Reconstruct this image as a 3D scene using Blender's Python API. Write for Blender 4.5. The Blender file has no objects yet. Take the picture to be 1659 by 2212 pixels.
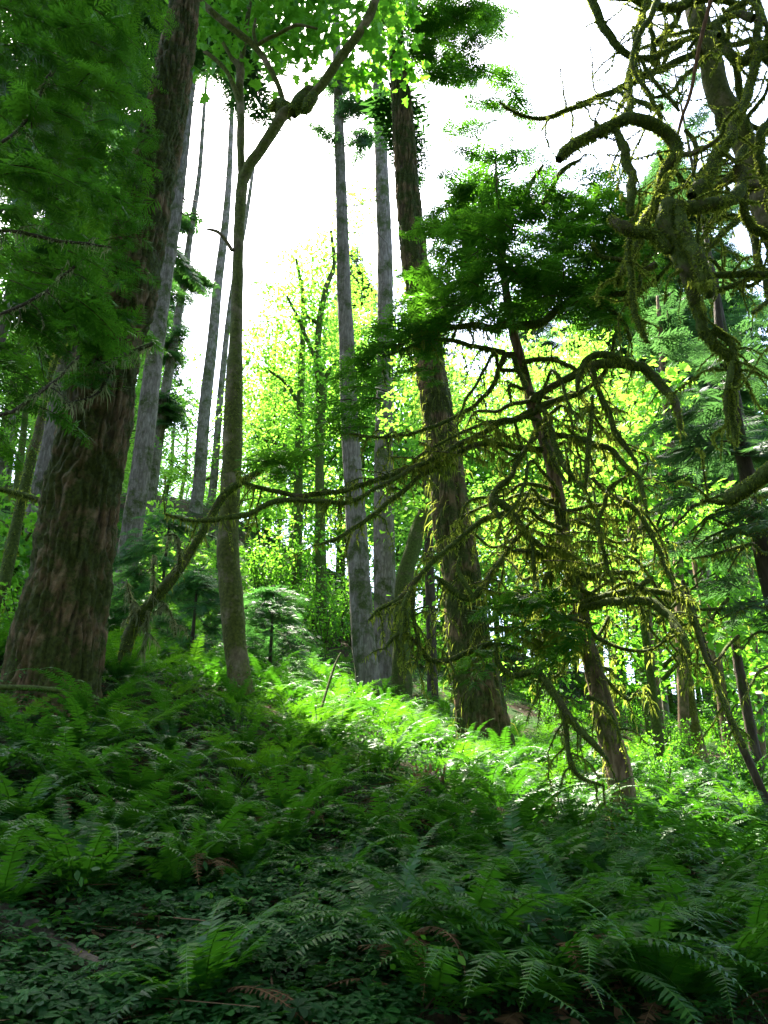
import bpy, math, random
import numpy as np
from math import radians, sin, cos, pi
from mathutils import Vector

rng = np.random.default_rng(11)
random.seed(11)
sc = bpy.context.scene
col = sc.collection

# ---------------------------------------------------------------- camera, sky, sun, exposure
F, CX, CY = 1722.0, 829.5, 1106.0            # focal length and centre, in the photo's pixels at 1659 x 2212
PITCH = radians(22.0)
FWD = np.array([0, cos(PITCH), sin(PITCH)])
UPV = np.array([0, -sin(PITCH), cos(PITCH)])
RGT = np.array([1.0, 0, 0])

cd = bpy.data.cameras.new('camera')
cam = bpy.data.objects.new('camera', cd)
col.objects.link(cam)
cam.location = (0, 0, 0)
cam.rotation_euler = (radians(90) + PITCH, 0, 0)
cd.sensor_fit = 'VERTICAL'
cd.sensor_height = 24.0
cd.lens = 12.0 * F / CY
cd.clip_start = 0.05
cd.clip_end = 2000
sc.camera = cam

SUN_AZ, SUN_EL = radians(-29.0), radians(59.0)      # behind the trees, to the left
world = bpy.data.worlds.new("World")
sc.world = world
world.use_nodes = True
wn = world.node_tree
wn.nodes.clear()
wo = wn.nodes.new('ShaderNodeOutputWorld')
wb = wn.nodes.new('ShaderNodeBackground')
ws = wn.nodes.new('ShaderNodeTexSky')
ws.sky_type = 'NISHITA'
ws.sun_disc = False
ws.sun_elevation = SUN_EL
ws.sun_rotation = SUN_AZ
ws.air_density = 1.0
ws.dust_density = 2.5
wb.inputs['Strength'].default_value = 0.14
wn.links.new(ws.outputs[0], wb.inputs[0])
wn.links.new(wb.outputs[0], wo.inputs[0])

sd = bpy.data.lights.new('sun', 'SUN')
sun = bpy.data.objects.new('sun', sd)
col.objects.link(sun)
sd.energy = 5.0
sd.angle = radians(0.5)
sd.color = (1.0, 0.93, 0.80)
SUNDIR = Vector((sin(SUN_AZ) * cos(SUN_EL), cos(SUN_AZ) * cos(SUN_EL), sin(SUN_EL)))
sun.rotation_euler = (-SUNDIR).to_track_quat('-Z', 'Y').to_euler()
sun.location = SUNDIR * 60

sc.view_settings.view_transform = 'Standard'
sc.view_settings.look = 'None'
sc.view_settings.gamma = 1.0
sc.view_settings.use_curve_mapping = False
sc.view_settings.exposure = 2.95
sc.cycles.use_denoising = True
sc.cycles.denoising_prefilter = 'ACCURATE'
sc.cycles.denoising_input_passes = 'RGB_ALBEDO_NORMAL'
sc.cycles.max_bounces = 8
sc.cycles.diffuse_bounces = 5
sc.cycles.glossy_bounces = 2
sc.cycles.transmission_bounces = 6
sc.cycles.transparent_max_bounces = 4
sc.cycles.use_adaptive_sampling = True
sc.cycles.adaptive_threshold = 0.01
sc.cycles.sample_clamp_indirect = 3.0


# ---------------------------------------------------------------- helpers
def at(u, v, Y):
    """world point on the sight line through photo pixel (u, v) at the distance Y in front"""
    d = FWD + (u - CX) / F * RGT + (CY - v) / F * UPV
    return d * (Y / d[1])


def depth(p):
    return float(np.dot(p, FWD))


def project(P):
    P = np.atleast_2d(P)
    d = P @ FWD
    return CX + F * (P @ RGT) / d, CY - F * (P @ UPV) / d


def R2(pts): return [(829.5 + p[0] / 2, p[1] / 2, p[2] / 2) for p in pts]
def R3(pts): return [(p[0] / 2, 737.3 + p[1] / 2, p[2] / 2) for p in pts]
def R4(pts): return [(829.5 + p[0] / 2, 737.3 + p[1] / 2, p[2] / 2) for p in pts]
def R6(pts): return [(829.5 + p[0] / 2, 1474.7 + p[1] / 2, p[2] / 2) for p in pts]


def vnoise(p):
    p = np.asarray(p, float)
    i = np.floor(p).astype(np.int64)
    f = p - i
    f = f * f * (3 - 2 * f)

    def h(dx, dy, dz):
        n = (i[:, 0] + dx) * 374761393 + (i[:, 1] + dy) * 668265263 + (i[:, 2] + dz) * 1274126177
        n = (n ^ (n >> 13)) & 0xffffffff
        n = (n * 1103515245 + 12345) & 0xffffffff
        n = (n ^ (n >> 16)) & 0xffffffff
        return (n & 0xffffff) / float(0xffffff)
    x, y, z = f[:, 0], f[:, 1], f[:, 2]
    a = h(0, 0, 0) * (1 - x) + h(1, 0, 0) * x
    b = h(0, 1, 0) * (1 - x) + h(1, 1, 0) * x
    c = h(0, 0, 1) * (1 - x) + h(1, 0, 1) * x
    d = h(0, 1, 1) * (1 - x) + h(1, 1, 1) * x
    return (a * (1 - y) + b * y) * (1 - z) + (c * (1 - y) + d * y) * z


def fbm(p, o=3):
    p = np.asarray(p, float)
    s, a, t = 0, 1.0, 0
    for k in range(o):
        s = s + a * vnoise(p * 2 ** k + 17.3 * k)
        t += a
        a *= .5
    return s / t


def unit(a):
    a = np.asarray(a, float)
    return a / np.maximum(np.linalg.norm(a, axis=-1, keepdims=True), 1e-9)


class MB:
    def __init__(s):
        s.v, s.f, s.r, s.n = [], [], [], 0

    def add(s, V, Fs, r=0.5):
        V = np.asarray(V, float).reshape(-1, 3)
        if not isinstance(Fs, list):
            Fs = [Fs]
        for q in Fs:
            s.f.append(np.asarray(q, np.int64) + s.n)
        s.v.append(V)
        s.r.append(np.full(len(V), r) if np.isscalar(r) else np.asarray(r, float).ravel())
        s.n += len(V)

    def join(s, o):
        if o.n:
            s.add(np.concatenate(o.v), [q for q in o.f], np.concatenate(o.r))

    def mesh(s, name, mat, org=(0, 0, 0), smooth=True):
        V = np.concatenate(s.v) - np.asarray(org, float)
        me = bpy.data.meshes.new(name)
        me.vertices.add(len(V))
        me.vertices.foreach_set('co', V.astype(np.float32).ravel())
        loops = np.concatenate([q.ravel() for q in s.f])
        tot = np.concatenate([np.full(len(q), q.shape[1]) for q in s.f])
        st = np.concatenate([[0], np.cumsum(tot)[:-1]])
        me.loops.add(len(loops))
        me.loops.foreach_set('vertex_index', loops.astype(np.int32))
        me.polygons.add(len(tot))
        me.polygons.foreach_set('loop_start', st.astype(np.int32))
        me.polygons.foreach_set('use_smooth', np.full(len(tot), smooth))
        at_ = me.attributes.new('rnd', 'FLOAT', 'POINT')
        at_.data.foreach_set('value', np.concatenate(s.r).astype(np.float32))
        me.materials.append(mat)
        me.update(calc_edges=True)
        return me


ORG = {}


def tag(o, label=None, cat=None, group=None, kind=None):
    if label: o['label'] = label
    if cat: o['category'] = cat
    if group: o['group'] = group
    if kind: o['kind'] = kind
    return o


def thing(name, loc, label, cat, group=None):
    o = bpy.data.objects.new(name, None)
    o.empty_display_size = 0.2
    col.objects.link(o)
    o.location = loc
    ORG[o] = np.asarray(loc, float)
    return tag(o, label, cat, group)


def part(name, mb, mat, parent, smooth=True, label=None):
    o = bpy.data.objects.new(name, mb.mesh(name, mat, ORG[parent], smooth))
    col.objects.link(o)
    o.parent = parent
    ORG[o] = ORG[parent]
    if label: o['label'] = label
    return o


def solo(name, mb, mat, loc=(0, 0, 0), smooth=True):
    o = bpy.data.objects.new(name, mb.mesh(name, mat, loc, smooth))
    col.objects.link(o)
    o.location = loc
    ORG[o] = np.asarray(loc, float)
    return o


def copy_tree(o, parent=None):
    c = o.copy()
    col.objects.link(c)
    if parent is not None:
        c.parent = parent
    for ch in o.children:
        copy_tree(ch, c)
    return c


# ---------------------------------------------------------------- materials
def newmat(name):
    m = bpy.data.materials.new(name)
    m.use_nodes = True
    nt = m.node_tree
    nt.nodes.clear()
    out = nt.nodes.new('ShaderNodeOutputMaterial')
    return m, nt, out


def ramp(nt, stops):
    r = nt.nodes.new('ShaderNodeValToRGB')
    e = r.color_ramp.elements
    while len(e) < len(stops):
        e.new(0.5)
    for k, (p, c) in enumerate(stops):
        e[k].position = p
        e[k].color = (*c, 1)
    return r


def leaf_mat(name, stops, trans, tfac, rough=0.45, spec=0.4):
    m, nt, out = newmat(name)
    a = nt.nodes.new('ShaderNodeAttribute')
    a.attribute_name = 'rnd'
    r = ramp(nt, stops)
    nt.links.new(a.outputs['Fac'], r.inputs[0])
    p = nt.nodes.new('ShaderNodeBsdfPrincipled')
    p.inputs['Roughness'].default_value = rough
    p.inputs['Specular IOR Level'].default_value = spec
    nt.links.new(r.outputs[0], p.inputs['Base Color'])
    t = nt.nodes.new('ShaderNodeBsdfTranslucent')
    mx = nt.nodes.new('ShaderNodeMix')
    mx.data_type = 'RGBA'
    mx.inputs['Factor'].default_value = 0.35
    mx.inputs[6].default_value = (*trans, 1)
    nt.links.new(r.outputs[0], mx.inputs[7])
    nt.links.new(mx.outputs[2], t.inputs['Color'])
    s = nt.nodes.new('ShaderNodeMixShader')
    s.inputs[0].default_value = tfac
    nt.links.new(p.outputs[0], s.inputs[1])
    nt.links.new(t.outputs[0], s.inputs[2])
    nt.links.new(s.outputs[0], out.inputs[0])
    return m


def bark_mat(name, stops, moss=None, mossamt=0.5, zs=0.22, scale=14.0, bump=0.6, use_attr=False):
    """long vertical fissures, blotches, and green moss patches"""
    m, nt, out = newmat(name)
    tc = nt.nodes.new('ShaderNodeTexCoord')
    mp = nt.nodes.new('ShaderNodeMapping')
    mp.inputs['Scale'].default_value = (1, 1, zs)
    nt.links.new(tc.outputs['Object'], mp.inputs[0])
    n1 = nt.nodes.new('ShaderNodeTexNoise')
    n1.inputs['Scale'].default_value = scale
    n1.inputs['Detail'].default_value = 7
    n1.inputs['Roughness'].default_value = .65
    n1.inputs['Distortion'].default_value = .5
    nt.links.new(mp.outputs[0], n1.inputs['Vector'])
    r = ramp(nt, stops)
    if use_attr:
        a = nt.nodes.new('ShaderNodeAttribute')
        a.attribute_name = 'rnd'
        mm = nt.nodes.new('ShaderNodeMath')
        mm.operation = 'MULTIPLY_ADD'
        mm.inputs[1].default_value = .35
        nt.links.new(a.outputs['Fac'], mm.inputs[0])
        m2 = nt.nodes.new('ShaderNodeMath')
        m2.operation = 'MULTIPLY'
        m2.inputs[1].default_value = .75
        nt.links.new(n1.outputs['Fac'], m2.inputs[0])
        nt.links.new(m2.outputs[0], mm.inputs[2])
        nt.links.new(mm.outputs[0], r.inputs[0])
    else:
        nt.links.new(n1.outputs['Fac'], r.inputs[0])
    colr = r.outputs[0]
    if moss:
        n2 = nt.nodes.new('ShaderNodeTexNoise')
        n2.inputs['Scale'].default_value = 2.6
        n2.inputs['Detail'].default_value = 6
        n2.inputs['Roughness'].default_value = .7
        nt.links.new(tc.outputs['Object'], n2.inputs['Vector'])
        rr = nt.nodes.new('ShaderNodeMapRange')
        rr.inputs['From Min'].default_value = 0.62 - 0.3 * mossamt
        rr.inputs['From Max'].default_value = 0.72 - 0.25 * mossamt
        nt.links.new(n2.outputs['Fac'], rr.inputs['Value'])
        n3 = nt.nodes.new('ShaderNodeTexNoise')
        n3.inputs['Scale'].default_value = 30
        nt.links.new(tc.outputs['Object'], n3.inputs['Vector'])
        r3 = ramp(nt, [(0.3, tuple(.5 * c for c in moss)), (0.7, tuple(1.25 * c for c in moss))])
        nt.links.new(n3.outputs['Fac'], r3.inputs[0])
        mx = nt.nodes.new('ShaderNodeMix')
        mx.data_type = 'RGBA'
        nt.links.new(rr.outputs[0], mx.inputs['Factor'])
        nt.links.new(colr, mx.inputs[6])
        nt.links.new(r3.outputs[0], mx.inputs[7])
        colr = mx.outputs[2]
    p = nt.nodes.new('ShaderNodeBsdfPrincipled')
    p.inputs['Roughness'].default_value = 0.9
    p.inputs['Specular IOR Level'].default_value = 0.2
    nt.links.new(colr, p.inputs['Base Color'])
    b = nt.nodes.new('ShaderNodeBump')
    b.inputs['Strength'].default_value = bump
    b.inputs['Distance'].default_value = 0.05
    nt.links.new(n1.outputs['Fac'], b.inputs['Height'])
    nt.links.new(b.outputs[0], p.inputs['Normal'])
    nt.links.new(p.outputs[0], out.inputs[0])
    return m


MOSSC = (0.062, 0.090, 0.013)
M = {}
M['fir_bark'] = bark_mat('fir_bark', [(.28, (.010, .007, .004)), (.46, (.044, .029, .013)), (.66, (.14, .087, .038)), (.93, (.26, .18, .10))],
                         (.045, .056, .008), .74, use_attr=True, scale=22)
M['red_bark'] = bark_mat('red_bark', [(.25, (.022, .014, .009)), (.5, (.115, .072, .040)), (.75, (.28, .19, .115))], (.06, .075, .014), .5, scale=18, use_attr=True)
M['grey_bark'] = bark_mat('grey_bark', [(.25, (.050, .040, .030)), (.5, (.15, .125, .095)), (.75, (.29, .255, .21))], (.055, .07, .016), .5, scale=20)
M['alder_bark'] = bark_mat('alder_bark', [(.25, (.045, .032, .017)), (.5, (.17, .13, .072)), (.75, (.34, .28, .18))], (.080, .092, .014), .85, zs=.6, scale=9)
M['mossy_bark'] = bark_mat('mossy_bark', [(.25, (.03, .02, .012)), (.5, (.09, .065, .035)), (.75, (.17, .14, .085))], MOSSC, 1.0, zs=.5, scale=14)
M['dark_bark'] = bark_mat('dark_bark', [(.25, (.015, .01, .007)), (.5, (.055, .04, .028)), (.75, (.12, .095, .07))], (.05, .07, .012), .35, scale=16)
M['twig_bark'] = bark_mat('twig_bark', [(.3, (.03, .02, .012)), (.7, (.10, .07, .045))], None, scale=20)
M['orange_bark'] = bark_mat('orange_bark', [(.3, (.07, .035, .016)), (.7, (.20, .10, .045))], None, scale=20)
M['moss'] = leaf_mat('moss', [(0, (.018, .036, .004)), (.5, (.070, .105, .011)), (1, (.16, .19, .026))], (.46, .56, .07), .5, .85, .08)
M['sapling'] = leaf_mat('sapling_needles', [(0, (.012, .055, .014)), (.5, (.030, .105, .024)), (1, (.065, .16, .034))], (.12, .36, .06), .42, .5, .25)
M['lichen'] = leaf_mat('lichen', [(0, (.10, .13, .05)), (.5, (.18, .21, .09)), (1, (.28, .30, .15))], (.40, .42, .18), .4, .9, .1)
M['hemlock'] = leaf_mat('hemlock_needles', [(0, (.007, .034, .005)), (.5, (.024, .092, .008)), (1, (.09, .20, .014))], (.12, .38, .015), .42, .5, .25)
M['dark_fir'] = leaf_mat('fir_needles', [(0, (.007, .030, .008)), (.5, (.018, .062, .014)), (1, (.045, .11, .020))], (.08, .24, .03), .35, .5, .25)
M['skylit_fir'] = leaf_mat('skylit_fir_needles', [(0, (.010, .034, .016)), (.5, (.026, .072, .030)), (1, (.058, .12, .042))], (.10, .26, .05), .38, .5, .3)  # needle green carries the blue skylight reflected on shaded boughs
M['maple'] = leaf_mat('maple_leaf', [(0, (.016, .090, .004)), (.5, (.038, .15, .007)), (1, (.09, .23, .014))], (.22, .60, .03), .52, .45, .3)
M['bright_maple'] = leaf_mat('bright_maple_leaf', [(0, (.026, .12, .006)), (.5, (.060, .19, .010)), (1, (.13, .27, .018))], (.34, .76, .06), .6, .5, .25)
M['far_leaf'] = leaf_mat('far_leaf', [(0, (.018, .085, .008)), (.5, (.046, .16, .012)), (1, (.11, .25, .020))], (.30, .68, .07), .56, .5, .25)
M['sword_fern'] = leaf_mat('sword_fern_leaf', [(0, (.005, .034, .004)), (.5, (.013, .075, .006)), (1, (.050, .15, .008))], (.10, .36, .012), .32, .42, .22)
M['lady_fern'] = leaf_mat('lady_fern_leaf', [(0, (.018, .095, .004)), (.5, (.038, .155, .005)), (1, (.10, .24, .010))], (.18, .50, .012), .42, .55, .15)
M['sorrel'] = leaf_mat('sorrel_leaf', [(0, (.004, .026, .005)), (.5, (.012, .066, .010)), (1, (.045, .14, .018))], (.08, .30, .02), .25, .6, .12)
M['herb'] = leaf_mat('herb_leaf', [(0, (.010, .05, .005)), (.5, (.026, .10, .008)), (1, (.08, .19, .012))], (.12, .40, .015), .35, .5, .2)
M['dead_frond'] = leaf_mat('dead_frond', [(0, (.035, .018, .008)), (.5, (.09, .048, .020)), (1, (.21, .13, .055))], (.2, .12, .05), .25, .8, .15)
M['litter'] = leaf_mat('litter', [(0, (.025, .014, .008)), (.5, (.075, .042, .02)), (1, (.19, .11, .05))], (.2, .12, .05), .1, .85, .2)


def soil():
    m, nt, out = newmat('soil')
    tc = nt.nodes.new('ShaderNodeTexCoord')
    n = nt.nodes.new('ShaderNodeTexNoise')
    n.inputs['Scale'].default_value = 9
    n.inputs['Detail'].default_value = 9
    n.inputs['Roughness'].default_value = .7
    nt.links.new(tc.outputs['Object'], n.inputs['Vector'])
    r = ramp(nt, [(.3, (.008, .006, .004)), (.5, (.030, .020, .011)), (.7, (.06, .042, .022))])
    nt.links.new(n.outputs['Fac'], r.inputs[0])
    n2 = nt.nodes.new('ShaderNodeTexNoise')
    n2.inputs['Scale'].default_value = 1.3
    n2.inputs['Detail'].default_value = 7
    nt.links.new(tc.outputs['Object'], n2.inputs['Vector'])
    mr = nt.nodes.new('ShaderNodeMapRange')
    mr.inputs['From Min'].default_value = .42
    mr.inputs['From Max'].default_value = .56
    nt.links.new(n2.outputs['Fac'], mr.inputs['Value'])
    mx = nt.nodes.new('ShaderNodeMix')
    mx.data_type = 'RGBA'
    nt.links.new(mr.outputs[0], mx.inputs['Factor'])
    nt.links.new(r.outputs[0], mx.inputs[6])
    mx.inputs[7].default_value = (.018, .045, .008, 1)
    p = nt.nodes.new('ShaderNodeBsdfPrincipled')
    p.inputs['Roughness'].default_value = .95
    p.inputs['Specular IOR Level'].default_value = .1
    nt.links.new(mx.outputs[2], p.inputs['Base Color'])
    b = nt.nodes.new('ShaderNodeBump')
    b.inputs['Strength'].default_value = .8
    b.inputs['Distance'].default_value = .05
    nt.links.new(n.outputs['Fac'], b.inputs['Height'])
    nt.links.new(b.outputs[0], p.inputs['Normal'])
    nt.links.new(p.outputs[0], out.inputs[0])
    return m


M['soil'] = soil()

# ---------------------------------------------------------------- terrain: a hillside rising to the back left
BASES = dict(big_fir=(112, 1500, 7.5), alder=(522, 1512, 9.0), mid_fir=(803, 1508, 16), mid_fir2=(838, 1500, 19), right_fir=(1054, 1650, 12),
             hemlock=(1352, 1795, 7.5), dead_stem=(262, 1462, 8.6), grey_a=(258, 1300, 16), grey_b=(322, 1135, 26), grey_c=(424, 1092, 29),
             grey_d=(455, 1088, 33), mid_a=(640, 1368, 24), mid_b=(698, 1380, 23), left_grey=(40, 1250, 18), left_stem=(-10, 1360, 11),
             rb_a=(1438, 1640, 18), rb_b=(1530, 1700, 14), rb_c=(1585, 1695, 13), rb_d=(1645, 1705, 11.5))
ctrl = [at(*b) for b in BASES.values()]
ctrl += [at(830, 2212, 3.3), at(60, 2212, 3.1), at(1600, 2212, 3.6), at(830, 1850, 6.0), at(250, 1850, 5.4), at(1500, 1900, 6.0)]
ctrl += [np.array(p, float) for p in [(0, 0, -1.65), (-3, 0, -1.0), (3, 0, -2.0), (0, -8, -4), (-10, 0, 1.0), (10, 0, -3.2), (-14, 10, 6.5), (14, 8, -0.8),
                                      (-22, 30, 14), (-10, 42, 15.5), (4, 45, 9.5), (20, 40, 5.0), (30, 20, 1.0), (-32, 10, 12), (-28, 60, 22), (0, 70, 14), (30, 70, 8),
                                      (60, 40, 3), (-60, 40, 24), (0, -60, -14), (60, -20, -10), (-60, -20, 8), (-100, 120, 34), (0, 140, 22), (100, 120, 14),
                                      (150, 0, -6), (-150, 0, 24), (0, -150, -22)]]
ctrl = np.array(ctrl)


def tps_fit(C, lam=0.02):
    xy, z = C[:, :2], C[:, 2]
    n = len(C)
    d = np.linalg.norm(xy[:, None] - xy[None], axis=2)
    K = d + 0.0                       # biharmonic-like linear kernel: stiff and never overshoots
    K = d * d * np.log(d + 1e-9) * 0.0 + d
    Pm = np.c_[np.ones(n), xy]
    A = np.zeros((n + 3, n + 3))
    A[:n, :n] = K - lam * np.eye(n)
    A[:n, n:] = Pm
    A[n:, :n] = Pm.T
    return np.linalg.solve(A, np.r_[z, 0, 0, 0])


TP = tps_fit(ctrl)


def ground(x, y):
    x = np.atleast_1d(np.asarray(x, float))
    y = np.atleast_1d(np.asarray(y, float))
    z = TP[-3] + TP[-2] * x + TP[-1] * y
    for k in range(len(ctrl)):
        # softened distance keeps the surface smooth at the control points
        z = z + TP[k] * np.sqrt((x - ctrl[k, 0]) ** 2 + (y - ctrl[k, 1]) ** 2 + 0.3)
    return z


def gz(x, y):
    return float(ground(x, y)[0])


def build_ground():
    def axis(lo, hi, step, far):
        a = list(np.arange(lo, hi, step))
        s, x = step, hi
        while x < far:
            a.append(x)
            s *= 1.25
            x += s
        a.append(far)
        s, x = step, lo
        b = []
        while x > -far:
            s *= 1.25
            x -= s
            b.append(x)
        b.append(-far - 30)
        return np.array(b[::-1] + a)
    xs, ys = axis(-9, 11, .14, 420), axis(1.5, 22, .14, 420)
    X, Y = np.meshgrid(xs, ys)
    x, y = X.ravel(), Y.ravel()
    z = ground(x, y)
    q = np.c_[x, y, x * 0]
    z = z + .16 * (fbm(q * .9, 3) - .5) + .07 * (fbm(q * 4.0, 2) - .5)
    nx, ny = len(xs), len(ys)
    i = np.arange(nx - 1)[None] + nx * np.arange(ny - 1)[:, None]
    i = i.ravel()
    mb = MB()
    mb.add(np.c_[x, y, z], np.c_[i, i + 1, i + nx + 1, i + nx])
    g = solo('ground', mb, M['soil'])
    tag(g, 'steep dark forest floor of soil and moss rising to the left', 'ground', kind='structure')


build_ground()


# ---------------------------------------------------------------- tubes, moss, leaves
def spline(PR, step):
    PR = np.asarray(PR, float)
    if len(PR) < 3:
        PR = np.array([PR[0], (PR[0] + PR[-1]) / 2, PR[-1]])
    n = len(PR)
    ext = np.vstack([2 * PR[0] - PR[1], PR, 2 * PR[-1] - PR[-2]])
    out = []
    for k in range(n - 1):
        p0, p1, p2, p3 = ext[k:k + 4]
        L = np.linalg.norm((p2 - p1)[:3])
        m = max(1, int(math.ceil(L / step)))
        t = (np.arange(m) / m)[:, None]
        out.append(.5 * (2 * p1 + (p2 - p0) * t + (2 * p0 - 5 * p1 + 4 * p2 - p3) * t * t + (3 * p1 - p0 - 3 * p2 + p3) * t ** 3))
    out.append(PR[-1:])
    o = np.vstack(out)
    o[:, 3] = np.maximum(o[:, 3], .002)
    return o


def frames(P):
    T = np.gradient(P, axis=0)
    T = unit(T)
    N = np.zeros_like(P)
    a = np.array([0, -1.0, 0.05])
    n = a - T[0] * np.dot(a, T[0])
    n = n / (np.linalg.norm(n) + 1e-9)
    for k in range(len(P)):
        n = n - T[k] * np.dot(n, T[k])
        n = n / (np.linalg.norm(n) + 1e-9)
        N[k] = n
    return T, N, np.cross(T, N)


def tube(mb, S, nseg=8, disp=None, rnd=.5):
    """S: resampled n x 4 path. disp(points) -> (offset, attr)"""
    P, R = S[:, :3], S[:, 3]
    T, N, B = frames(P)
    A = np.linspace(0, 2 * pi, nseg, endpoint=False)
    D = np.cos(A)[None, :, None] * N[:, None] + np.sin(A)[None, :, None] * B[:, None]
    V = P[:, None] + D * R[:, None, None]
    r = np.full(len(P) * nseg, rnd)
    if disp is not None:
        d, r = disp(V.reshape(-1, 3), np.repeat(R, nseg))
        V = V + D * d.reshape(len(P), nseg, 1)
    V = V.reshape(-1, 3)
    n = len(P)
    i = (np.arange(n - 1)[:, None] * nseg + np.arange(nseg)[None]).ravel()
    j = (np.arange(n - 1)[:, None] * nseg + (np.arange(nseg)[None] + 1) % nseg).ravel()
    quads = np.c_[i, j, j + nseg, i + nseg]
    tip = P[-1] + T[-1] * R[-1] * .8
    V = np.vstack([V, tip])
    k = (n - 1) * nseg + np.arange(nseg)
    k2 = (n - 1) * nseg + (np.arange(nseg) + 1) % nseg
    tris = np.c_[k, k2, np.full(nseg, n * nseg)]
    mb.add(V, [quads, tris], np.r_[r, r[-1]])


def path(pts, Y0, Y1=None):
    """traced pixels (u, v, width) -> world path with radii; the distance runs from Y0 to Y1"""
    Y1 = Y0 if Y1 is None else Y1
    out = []
    L = np.r_[0, np.cumsum([math.hypot(pts[k + 1][0] - pts[k][0], pts[k + 1][1] - pts[k][1]) for k in range(len(pts) - 1)])]
    L = L / L[-1]
    for (u, v, w), t in zip(pts, L):
        p = at(u, v, Y0 + (Y1 - Y0) * t)
        out.append([*p, .5 * w * depth(p) / F])
    return np.array(out)


def fissured(a=9., b=2.2, amp=.045, plate=True):
    def f(V, R):
        # long wandering furrows between narrow ridges, ridges broken into plates
        w1 = fbm(V * np.array([2.2, 2.2, 1.3]) * a / 9, 3) - .5
        w2 = fbm(V * np.array([2.2, 2.2, 1.3]) * a / 9 + 31.7, 3) - .5
        q = (V + np.c_[w1, w2, 0 * w1] * .20 * 9 / a) * np.array([a * 1.5, a * 1.5, b * .55])
        n = np.abs(2 * vnoise(q) - 1)
        n2 = np.abs(2 * vnoise(q * np.array([1.9, 1.9, 2.6]) + 9.1) - 1)
        brk = np.abs(2 * vnoise(V * np.array([a, a, a * 1.1]) + 5.3) - 1)
        d = np.minimum(1, n * 2.6) * .58 + np.minimum(1, n2 * 2.2) * .28 + np.minimum(1, brk * 4) * .14
        fine = fbm(V * np.array([34, 34, 16]), 3) - .5
        d = np.clip(d, 0, 1)
        return amp * (d - .75) * 1.3 + amp * .5 * fine, d
    return f


def lumpy(a=7., amp=.2):
    def f(V, R):
        n = fbm(V * a, 3) - .5
        return R * amp * 2 * n, np.clip(.5 + n, 0, 1)
    return f


def moss_on(mb, S, per_m=220, short=.02, long=.0, plong=.0, wid=.0045, top=False):
    """shaggy moss: short blades all round, a share of long strands that hang"""
    P, R = S[:, :3], S[:, 3]
    seg = np.linalg.norm(np.diff(P, axis=0), axis=1)
    cum = np.r_[0, np.cumsum(seg)]
    n = int(cum[-1] * per_m)
    if n < 2: return
    s = rng.random(n) * cum[-1]
    k = np.clip(np.searchsorted(cum, s) - 1, 0, len(P) - 2)
    t = ((s - cum[k]) / np.maximum(seg[k], 1e-6))[:, None]
    C = P[k] * (1 - t) + P[k + 1] * t
    r = R[k] * (1 - t[:, 0]) + R[k + 1] * t[:, 0]
    T, N, B = frames(P)
    a = rng.random(n) * 2 * pi
    D = np.cos(a)[:, None] * N[k] + np.sin(a)[:, None] * B[k]
    isl = rng.random(n) < plong
    D[isl, 2] = -np.abs(D[isl, 2]) - .3
    D = unit(D)
    clump = .35 + 1.3 * vnoise(C * 9.0)
    L = np.where(isl, long * (.25 + 1.1 * rng.random(n) ** 1.6), short * (.5 + rng.random(n))) * clump
    root = C + D * (r * .92)[:, None]
    g = np.array([0, 0, -1.0])
    out = unit(D + .5 * rng.normal(size=(n, 3)) + np.where(isl, .9, .35)[:, None] * g)
    mid = root + out * (L * .5)[:, None]
    out2 = unit(out + np.where(isl, 2.2, .7)[:, None] * g + .3 * rng.normal(size=(n, 3)))
    tip = mid + out2 * (L * .5)[:, None]
    W = unit(np.cross(out, rng.normal(size=(n, 3)))) * (wid * (.5 + rng.random(n)) * np.where(isl, 1.5, 1))[:, None]
    V = np.stack([root - W, root + W, mid + W * .8, mid - W * .8, tip], 1)
    b = np.arange(n)[:, None] * 5
    rr = np.clip(.5 + .25 * rng.normal(size=n) + .2 * (clump - 1), 0, 1)
    mb.add(V.reshape(-1, 3), [b + np.array([[0, 1, 2, 3]]), b + np.array([[3, 2, 4]])], np.repeat(rr, 5))


def twigs(S, n, L, r, droop=.6, out=None):
    """side twigs along a path, wiggling and drooping"""
    res = []
    P = S[:, :3]
    for _ in range(n):
        k = rng.integers(len(P) // 6, len(P))
        t = P[min(k + 1, len(P) - 1)] - P[max(k - 1, 0)]
        t = t / (np.linalg.norm(t) + 1e-9)
        d = rng.normal(size=3)
        d -= t * np.dot(d, t)
        d = unit(d) + t * rng.uniform(-.2, .7)
        d[1] *= .7
        ll = L * rng.uniform(.35, 1.2)
        pts = [np.r_[P[k], min(r, S[k, 3])]]
        p = P[k].copy()
        m = 5
        for q in range(m):
            d = unit(d + .22 * rng.normal(size=3) + np.array([0, 0, -droop * .45]))
            p = p + d * ll / m
            pts.append(np.r_[p, max(.003, r * (1 - (q + 1) / (m + .6)))])
        res.append(spline(np.array(pts), .07))
    return res


def cards(mb, TV, TF, pos, X, N, s, rnd):
    """copy a leaf template (k x 3, faces) onto many frames"""
    X = unit(X)
    N = unit(N - X * np.sum(N * X, 1, keepdims=True))
    Yv = np.cross(N, X)
    s = np.broadcast_to(np.asarray(s, float), (len(pos),))
    V = pos[:, None] + s[:, None, None] * (TV[None, :, 0:1] * X[:, None] + TV[None, :, 1:2] * Yv[:, None] + TV[None, :, 2:3] * N[:, None])
    k = len(TV)
    b = (np.arange(len(pos)) * k)[:, None, None]
    fs = [(b + q[None]).reshape(-1, q.shape[1]) for q in TF]
    mb.add(V.reshape(-1, 3), fs, np.repeat(rnd, k))


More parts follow.
